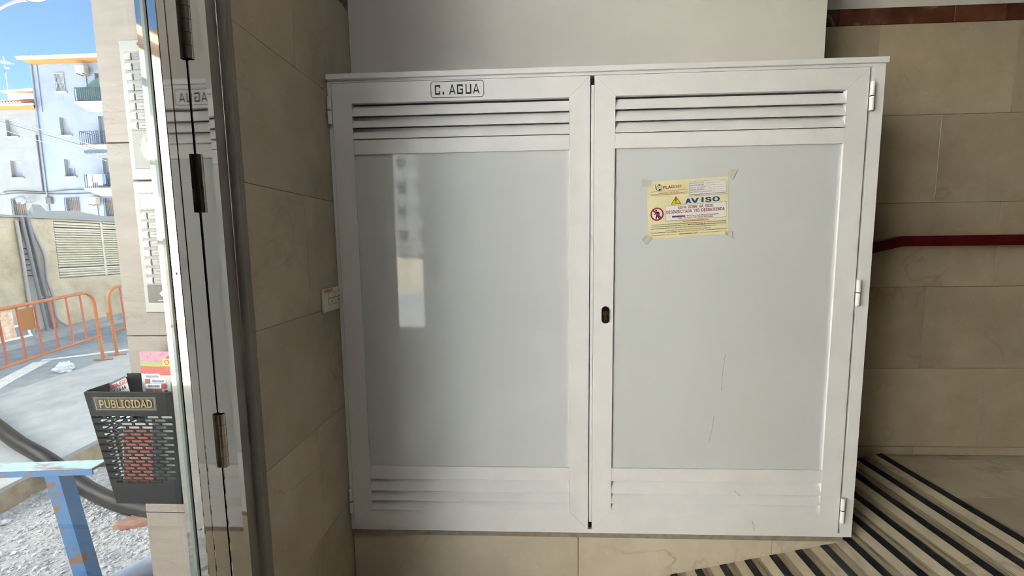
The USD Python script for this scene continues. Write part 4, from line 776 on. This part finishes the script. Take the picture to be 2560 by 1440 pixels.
# ---- tall building across the street, facade facing -y
FY = 25.0
def Q(x, z, y): k = (y + 1.503) / (FY + 1.503); return 0.71 + (x - 0.71) * k, 1.101 + (z - 1.101) * k
def window(par, x0, x1, z0, z1, kind, fy=FY):
    wd = put(par, 'window', ext(sbox(x0, z0, x1, z1) - sbox(x0 + 0.05, z0 + 0.05, x1 - 0.05, z1 - 0.05), 0.06, XZ(fy + 0.26)), 'fascia')
    if kind == 'half':
        zm = z0 + (z1 - z0) * 0.52; put(wd, 'shutter', cbox(x0 + 0.05, x1 - 0.05, fy + 0.205, fy + 0.235, zm, z1 - 0.05), 'shutter')
        put(wd, 'pane', cbox(x0 + 0.05, x1 - 0.05, fy + 0.23, fy + 0.245, z0 + 0.05, zm), 'shutter_dark'); put(wd, 'sash', cbox((x0 + x1) / 2, (x0 + x1) / 2 + 0.05, fy + 0.20, fy + 0.23, z0 + 0.05, zm), 'bars_white')
    else:
        put(wd, 'shutter', cbox(x0 + 0.05, x1 - 0.05, fy + 0.21, fy + 0.24, z0 + 0.05, z1 - 0.05), {'closed': 'shutter', 'wood': 'shutter_wood', 'dark': 'shutter_dark', 'barred': 'shutter'}[kind])
    put(par, 'window_sill', cbox(x0 - 0.1, x1 + 0.1, fy - 0.08, fy + 0.05, z0 - 0.09, z0 - 0.004), 'fascia')
    return wd
def bars(par, x0, x1, z0, z1, n, mat, rows=3, fy=FY):
    r = 0.011; ms = [cbox(x0 + (x1 - x0) * i / (n - 1) - r, x0 + (x1 - x0) * i / (n - 1) + r, fy - 0.06, fy - 0.04, z0, z1) for i in range(n)] + [cbox(x0, x1, fy - 0.065, fy - 0.035, z0 + (z1 - z0) * i / (rows - 1) - r, z0 + (z1 - z0) * i / (rows - 1) + r) for i in range(rows)]
    ms += [cbox(x - r, x + r, fy - 0.04, fy - 0.001, z - r, z + r) for x in (x0, x1) for z in (z0, z1)]
    put(par, 'window_bars', cat_(*ms), mat)
tb = thing('apartment_building', 'tall pale blue-white apartment block with ochre eaves and three balconies', 'building', (-26, FY, -2))
WT = [(-29.36, -28.72, 11.24, 12.36, 'barred'), (-29.40, -28.70, 8.56, 9.68, 'closed'), (-29.42, -28.72, 5.95, 7.06, 'half'), (-29.62, -28.70, 3.30, 4.54, 'wood'),
      (-26.80, -25.95, 7.95, 9.68, 'closed'), (-26.83, -25.95, 5.25, 7.06, 'half'), (-26.98, -26.1, 3.30, 4.50, 'wood'), (-26.72, -25.9, 10.7, 12.3, 'dark')]
fpoly = sbox(-30.93, -2, -20, 12.93)
for w in WT: fpoly = fpoly - sbox(*[w[i] for i in (0, 2, 1, 3)])
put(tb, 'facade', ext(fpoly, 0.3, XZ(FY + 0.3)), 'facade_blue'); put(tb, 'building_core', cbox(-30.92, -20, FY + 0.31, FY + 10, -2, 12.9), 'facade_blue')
for w in WT: window(tb, *w)
bars(tb, -29.34, -28.74, 11.26, 12.34, 8, 'bars_white'); bars(tb, -29.66, -28.68, 3.2, 4.57, 9, 'bars_blue', 5); bars(tb, -27.0, -26.08, 3.2, 4.53, 9, 'bars_blue', 5)
sof = trimesh.Trimesh([[-30.83, FY, 12.93], [-20, FY, 12.93], [-30.83, FY, 13.40], [-20, FY, 13.40], [-30.85, FY - 0.55, 13.03], [-20, FY - 0.55, 13.03], [-30.85, FY - 0.55, 13.08], [-20, FY - 0.55, 13.08]]).convex_hull
put(tb, 'eave_soffit', sof, 'eave_ochre'); put(tb, 'fascia', cbox(-31.0, -20, FY - 0.63, FY - 0.551, 12.99, 13.08), 'fascia')
put(tb, 'roof_slope', trimesh.Trimesh([[-31.0, FY - 0.63, 13.085], [-20, FY - 0.63, 13.085], [-27.5, FY + 5, 14.6], [-20, FY + 5, 14.6], [-31.0, FY + 10, 13.085], [-20, FY + 10, 13.085]]).convex_hull, 'roof_tile')
put(tb, 'roof_tiles', cat_(*[cyl((-30.95 + 0.205 * i, FY - 0.70, 13.105), (-30.95 + 0.205 * i, FY + 0.2, 13.36), 0.06, 8) for i in range(53)]), 'roof_tile', smooth=40, kind='stuff')
put(tb, 'rain_pipe', cat_(cyl((-30.80, FY - 0.06, 3.0), (-30.80, FY - 0.06, 12.9), 0.045, 10), cyl((-30.45, FY - 0.04, 10.0), (-30.45, FY - 0.04, 12.9), 0.03, 8)), 'facade_blue', smooth=50)
def balcony(z0, z1, zs_, decor=False, ym=FY - 0.75):
    xa, za = Q(-28.16, z0, ym); _, zt = Q(-28.16, z1, ym); _, zb_ = Q(0, zs_, ym)
    b_ = put(tb, 'balcony', trimesh.Trimesh([[xa - 0.05, ym - 0.04, za - 0.03], [-23.6, ym - 0.04, za - 0.03], [xa - 0.05, FY, za - 0.03], [-23.6, FY, za - 0.03], [xa - 0.05, ym - 0.04, za - 0.14], [-23.6, ym - 0.04, za - 0.14], [xa + 0.15, FY, za - 0.45], [-23.6, FY, za - 0.45]]).convex_hull, 'fascia')
    n = 30; ms = [cbox(xa + 0.135 * i - 0.010, xa + 0.135 * i + 0.010, ym - 0.01, ym + 0.01, za - 0.03, zt) for i in range(n)] + [cbox(xa, -23.7, ym - 0.016, ym + 0.016, zt - 0.03, zt), cbox(xa, -23.7, ym - 0.012, ym + 0.012, za + 0.03, za + 0.05)]
    ms += [cbox(xa - 0.01, xa + 0.01, ym + 0.12 * i, ym + 0.12 * i + 0.02, za - 0.03, zt) for i in range(1, 6)] + [cbox(xa - 0.016, xa + 0.016, ym, FY, zt - 0.03, zt)]
    put(b_, 'railing', cat_(*ms), 'rail_iron')
    if decor: put(b_, 'railing_ornament', cat_(*[ext(Point(xa + 1.12, za + 0.14 + 0.16 * i).buffer(0.055) - Point(xa + 1.12, za + 0.14 + 0.16 * i).buffer(0.03), 0.02, XZ(ym + 0.01)) for i in range(5)]), 'rail_iron')
    return xa, za, zt, ym
B1 = balcony(10.64, 11.47, 10.41); B2 = balcony(7.94, 8.78, 7.57, True); B3 = balcony(5.22, 6.04, 4.89)
# green cloth shading the top balcony
xs_ = np.linspace(0, 1, 25); V_ = []
for s in xs_:
    x = B1[0] + 0.06 + 2.6 * s; top = B1[2] + 0.02 + 1.15 * max(0, (s - 0.28) / 0.72) ** 0.6 * (s > 0.28); y = B1[3] + 0.05 + 0.04 * math.sin(s * 40)
    V_ += [[x, y, B1[1]], [x, y + 0.02, (B1[2] + B1[1]) / 2], [x, B1[3] + 0.06 + 0.5 * (s > 0.28) * (s - 0.28), top], [x, B1[3] + 0.075 + 0.5 * (s > 0.28) * (s - 0.28), top], [x, y + 0.015, B1[1]]]
Fs = np.array([[i * 5 + j, (i + 1) * 5 + j, (i + 1) * 5 + (j + 1) % 5, i * 5 + (j + 1) % 5] for i in range(24) for j in range(5)])
put(None, 'balcony_screen', trimesh.Trimesh(np.array(V_), np.vstack([Fs[:, [0, 1, 2]], Fs[:, [0, 2, 3]]]), process=False), 'canopy_green', smooth=40, label='green cloth screen draped over the highest balcony railing', cat='screen')
def ac(x0, x1, z0, z1, label, tilt=0.0):
    t = thing('air_conditioner', label, 'air conditioner', (x0, FY - 0.45, z0)); put(t, 'casing', cbox(x0, x1, FY - 0.42, FY - 0.10, z0, z1, 0.02), 'ac_white')
    c = (x0 + (x1 - x0) * 0.42, (z0 + z1) / 2); put(t, 'fan_grille', ext(Point(*c).buffer((z1 - z0) * 0.40), 0.012, XZ(FY - 0.419)), 'ac_grille'); put(t, 'fan_hub', ext(Point(*c).buffer(0.06), 0.01, XZ(FY - 0.430)), 'ac_white')
    for x in (x0 + 0.1, x1 - 0.1): put(t, 'bracket', cbox(x - 0.015, x + 0.015, FY - 0.42, FY - 0.001, z0 - 0.04, z0 - 0.002), 'rust_steel')
    put(t, 'pipe', cyl(((x0 + x1) / 2, FY - 0.03, z0 - 1.2), ((x0 + x1) / 2, FY - 0.03, z0), 0.018, 8), 'cable')
ac(-27.55, -26.95, 12.16, 12.66, 'white air conditioner under the ochre eaves above the top balcony'); ac(-27.75, -27.15, 4.10, 4.58, 'white air conditioner between the two barred ground floor windows')
aw = thing('awning', 'blue scalloped awning edge under the middle balcony', 'awning', (-26, FY - 0.6, 7.3))
sc_ = [(-27.35, 7.42)] + [(-23.8, 7.42)] + [(-23.8 - 0.045 * i, 7.20 + 0.05 * abs(math.sin(i * 0.55))) for i in range(79)]
put(aw, 'valance', ext(Polygon(sc_), 0.02, XZ(FY - 0.58)), 'awning_blue'); put(aw, 'cassette', cyl((-27.35, FY - 0.5, 7.45), (-23.8, FY - 0.5, 7.45), 0.05, 10), 'fascia', smooth=50); [put(aw, 'bracket', cbox(x - 0.03, x + 0.03, FY - 0.5, FY - 0.001, 7.42, 7.48), 'fascia') for x in (-27.2, -25.5, -23.95)]
for i, (w, h, mt, lb) in enumerate(((0.34, 0.72, 'cloth_lilac', 'lilac cloth hanging leftmost on the lowest balcony'), (0.28, 0.50, 'cloth_white', 'short white cloth hanging beside the lilac one on the lowest balcony'), (0.36, 0.68, 'cloth_pink', 'pale pink shirt hanging in the middle of the lowest balcony'), (0.2, 0.6, 'cloth_teal', 'grey-blue cloth hanging right on the lowest balcony'))):
    x = B3[0] + (0.20, 0.56, 0.84, 1.22)[i]; xs_ = np.linspace(0, w, 9); V_ = []
    for s in xs_: y = B3[3] - 0.03 + 0.02 * math.sin(s * 30 + i); V_ += [[x + s, B3[3] - 0.02, B3[2] + 0.01], [x + s, y, B3[2] - h], [x + s, y + 0.012, B3[2] - h], [x + s, B3[3] - 0.018, B3[2] + 0.012]]
    Fs = np.array([[a * 4 + j, (a + 1) * 4 + j, (a + 1) * 4 + (j + 1) % 4, a * 4 + (j + 1) % 4] for a in range(8) for j in range(4)])
    put(None, 'laundry', trimesh.Trimesh(np.array(V_), np.vstack([Fs[:, [0, 1, 2]], Fs[:, [0, 2, 3]]]), process=False), mt, smooth=40, label=lb, cat='laundry', group=None)
put(None, 'wall_cable', tube(spline([(-33.8, FY - 0.03, 5.02), (-32.4, FY - 0.05, 5.06), (-31.0, FY - 0.05, 4.97), (-29.5, FY - 0.05, 5.06), (-27.8, FY - 0.05, 5.07), (-24, FY - 0.05, 4.95)], 60), 0.035, 8), 'cable', smooth=60, label='upper grey cable bundle running along both facades', cat='cable')
put(None, 'wall_cable', tube(spline([(-33.8, FY - 0.03, 4.86), (-32.4, FY - 0.05, 4.93), (-31.0, FY - 0.05, 4.86), (-29.0, FY - 0.05, 4.82), (-26, FY - 0.05, 4.95)], 60), 0.03, 8), 'cable', smooth=60, label='lower grey cable bundle sagging along both facades', cat='cable')
put(None, 'meter_box', cbox(-30.82, -30.45, FY - 0.16, FY - 0.001, 4.22, 4.62, 0.01), 'cable', label='small grey box on the facade beside the building corner', cat='box')

# ---- low building on the left
lb_ = thing('apartment_building', 'lower white apartment block with red tiled roof at the left edge', 'building', (-33, FY, -2))
WL = [(-33.05, -32.32, 8.57, 9.70, 'closed'), (-33.10, -32.33, 5.96, 7.05, 'closed'), (-33.28, -32.42, 3.42, 4.55, 'wood')]
lp = sbox(-33.92, -2, -30.94, 10.19)
for w in WL: lp = lp - sbox(*[w[i] for i in (0, 2, 1, 3)])
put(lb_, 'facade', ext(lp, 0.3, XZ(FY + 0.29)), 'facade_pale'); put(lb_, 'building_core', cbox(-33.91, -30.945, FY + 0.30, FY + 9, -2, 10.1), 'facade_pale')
for w in WL: window(lb_, *w, fy=FY - 0.01)
bars(lb_, -33.32, -32.38, 3.35, 4.58, 8, 'bars_blue', 4)
put(lb_, 'eave_soffit', trimesh.Trimesh([[-34, FY - 0.01, 10.19], [-30.94, FY - 0.01, 10.19], [-34, FY - 0.01, 10.55], [-30.94, FY - 0.01, 10.55], [-34, FY - 0.5, 10.30], [-30.45, FY - 0.5, 10.30], [-34, FY - 0.5, 10.34], [-30.45, FY - 0.5, 10.34]]).convex_hull, 'eave_ochre')
put(lb_, 'fascia', cbox(-34, -30.35, FY - 0.58, FY - 0.501, 10.29, 10.40), 'fascia')
put(lb_, 'roof_slope', trimesh.Trimesh([[-34, FY - 0.58, 10.405], [-30.95, FY - 0.58, 10.405], [-34, FY + 3.2, 12.0], [-30.95, FY + 3.2, 12.0], [-34, FY + 9, 10.6], [-30.95, FY + 9, 10.6]]).convex_hull, 'roof_tile')
put(lb_, 'roof_tiles', cat_(*[cyl((-33.95 + 0.20 * i, FY - 0.64, 10.44), (-33.95 + 0.20 * i, FY + 3.0, 11.97), 0.075, 8) for i in range(15)]), 'roof_tile', smooth=40, kind='stuff')
put(lb_, 'stair_tower', trimesh.Trimesh([[x, y, z] for x in (-34.2, -32.35) for y in (FY + 1.2, FY + 3.5) for z in (10.8, 11.75)]).convex_hull, 'facade_white')
put(lb_, 'tower_roof', trimesh.Trimesh([[-34.5, FY + 0.9, 11.76], [-32.05, FY + 0.9, 11.66], [-34.5, FY + 3.6, 11.76], [-32.05, FY + 3.6, 11.66], [-33.2, FY + 2.2, 12.35], [-34.4, FY + 2.2, 12.35]]).convex_hull, 'roof_tile')
put(lb_, 'rain_pipe', cyl((-31.02, FY - 0.05, 4.9), (-31.02, FY - 0.05, 8.6), 0.04, 8), 'cable', smooth=50)
an = thing('roof_antenna', 'thin television antenna mast on the low tiled roof', 'antenna', (-33.3, FY + 2.2, 12.2))
k_ = (FY + 2.2 + 1.503) / (FY + 1.503); ax = 0.71 + (-32.63 - 0.71) * k_; az = lambda z: 1.101 + (z - 1.101) * k_
put(an, 'mast', cyl((ax - 0.0, FY + 2.2, 12.2), (ax, FY + 2.2, az(13.4)), 0.03, 8), 'antenna', smooth=50)
put(an, 'element', cat_(cyl((ax - 0.35, FY + 2.2, az(13.15)), (ax + 0.4, FY + 2.2, az(13.1)), 0.015, 6), *[cyl((ax - 0.3 + 0.16 * i, FY + 1.9, az(13.13)), (ax - 0.3 + 0.16 * i, FY + 2.5, az(13.13)), 0.012, 6) for i in range(5)], cyl((ax - 0.02, FY + 2.2, az(13.1)), (ax - 0.02, FY + 2.2, az(13.5)), 0.03, 6)), 'antenna'); put(an, 'amplifier', cbox(ax + 0.02, ax + 0.30, FY + 2.15, FY + 2.25, az(12.72), az(12.80), 0.02), 'ac_white')
ds = thing('satellite_dish', 'pale grey-blue satellite dish beside the wooden shuttered window', 'satellite dish', (-32.2, FY - 0.5, 4.4))
dd = trimesh.creation.icosphere(3); dd.vertices *= [0.36, 0.07, 0.27]; dd.apply_translation([-32.02, FY - 0.55, 4.44]); put(ds, 'reflector', dd, 'dish_grey', smooth=True)
put(ds, 'feed_arm', cat_(cyl((-32.0, FY - 0.6, 4.22), (-31.72, FY - 0.95, 4.20), 0.02, 8), cbox(-31.77, -31.67, FY - 1.0, FY - 0.9, 4.16, 4.26, 0.01)), 'shutter_wood'); put(ds, 'mount', cyl((-32.0, FY - 0.5, 4.4), (-32.0, FY - 0.01, 4.3), 0.03, 8), 'dish_grey')
nb_ = thing('neighbour_house', 'sliver of a white house beyond the low block at the very left edge', 'house', (-37, FY, -2))
put(nb_, 'wall', cbox(-42, -34.05, FY + 0.5, FY + 8, -2, 6.4), 'facade_pale'); put(nb_, 'garage_door', cbox(-36, -34.1, FY + 0.4, FY + 0.49, -2, 4.9), 'pole_dark')
lp_ = thing('street_lamp', 'curved grey street lamp arm against the sky at the top left', 'street lamp', (-20.4, 14, -1))
put(lp_, 'pole', tube(spline([(-20.6, 14, -2), (-20.6, 14, 3), (-20.55, 14, 6.5), (-19.9, 14, 8.9), (-18.67, 14, 10.03), (-18.13, 14, 10.215), (-17.6, 14, 10.27)], 60), np.linspace(0.09, 0.042, 60), 12), 'lamp_grey', smooth=60)
hd = trimesh.creation.icosphere(3); hd.vertices *= [0.36, 0.13, 0.09]; hd.apply_translation([-17.26, 14, 10.31]); put(lp_, 'lamp_head', hd, 'lamp_grey', smooth=True)
for (a, b), r, lb in zip((((-31.0, 9.64), (-10, 3.13)), ((-31.0, 9.38), (-10, 3.10)), ((-31.0, 9.05), (-10, 2.62))), (0.022, 0.013, 0.010), ('thickest overhead cable crossing in front of the facades', 'thin overhead cable just below the thickest one', 'lowest and thinnest overhead cable crossing the facades')):
    ts = np.linspace(0, 1, 30); put(None, 'overhead_cable', tube([(a[0] + (b[0] - a[0]) * t, 18 + 0.0 * t, a[1] + (b[1] - a[1]) * t - 0.5 * t * (1 - t)) for t in ts], r, 6), 'cable', smooth=60, label=lb, cat='cable')

# ---- block closing the far end of the street (mirrored in the glossy cabinet door)
eb = thing('apartment_building', 'tall white block of flats closing the far end of the street', 'building', (-9, -46, -3))
ep = sbox(-15, -5, -2.0, 19); ew = [(x, z) for x in np.arange(-14.2, -3.2, 2.1) for z in np.arange(-1.0, 17.5, 2.7)]
for x, z in ew: ep = ep - sbox(x, z, x + 1.1, z + 1.3)
put(eb, 'facade', on(ext(ep, 0.3), np.array([[1, 0, 0, 0], [0, 0, 1, -46.0], [0, 1, 0, 0], [0, 0, 0, 1.0]])), 'facade_white'); put(eb, 'building_core', cbox(-15, -2.0, -58, -46.01, -5, 19), 'facade_white')
for x, z in ew: put(eb, 'window', cbox(x + 0.002, x + 1.098, -45.99, -45.9, z + 0.002, z + 1.298), 'shutter_dark')

# ---- sunlit houses down the street (their reflection shows in the polished door edge)
for i, (y0, y1, zt, mt) in enumerate(((-18.0, -6.5, 7.7, 'facade_sunlit'), (-32.0, -18.2, 10.2, 'facade_white'), (-6.3, 3.0, 9.4, 'facade_white'))):
    hs = thing('street_house', ('cream three-storey house down the street, nearer the entrance', 'white four-storey house down the street, farther from the entrance', 'white house straight across the street behind the garden wall')[i], 'house', (-12.0, (y0 + y1) / 2, -3))
    hp = sbox(y0, -4, y1, zt); wins = [(y0 + 1.1 + 2.6 * a, z) for a in range(int((y1 - y0 - 1.5) // 2.6) + 1) for z in np.arange(0.2, zt - 1.8, 2.7) if y0 + 1.1 + 2.6 * a + 1.0 < y1 - 0.3]
    for a, z in wins: hp = hp - sbox(a, z, a + 1.0, z + 1.3)
    put(hs, 'facade', ext(hp, 0.3, YZ(-12.3)), mt); put(hs, 'building_core', cbox(-22, -12.31, y0, y1, -4, zt), mt)
    for a, z in wins: put(hs, 'window', cbox(-12.29, -12.2, a + 0.002, a + 0.998, z + 0.002, z + 1.298), 'shutter_dark')
    put(hs, 'cornice', cbox(-22, -11.2, y0 - 0.1, y1 + 0.1, zt + 0.001, zt + 0.28), 'eave_brown')
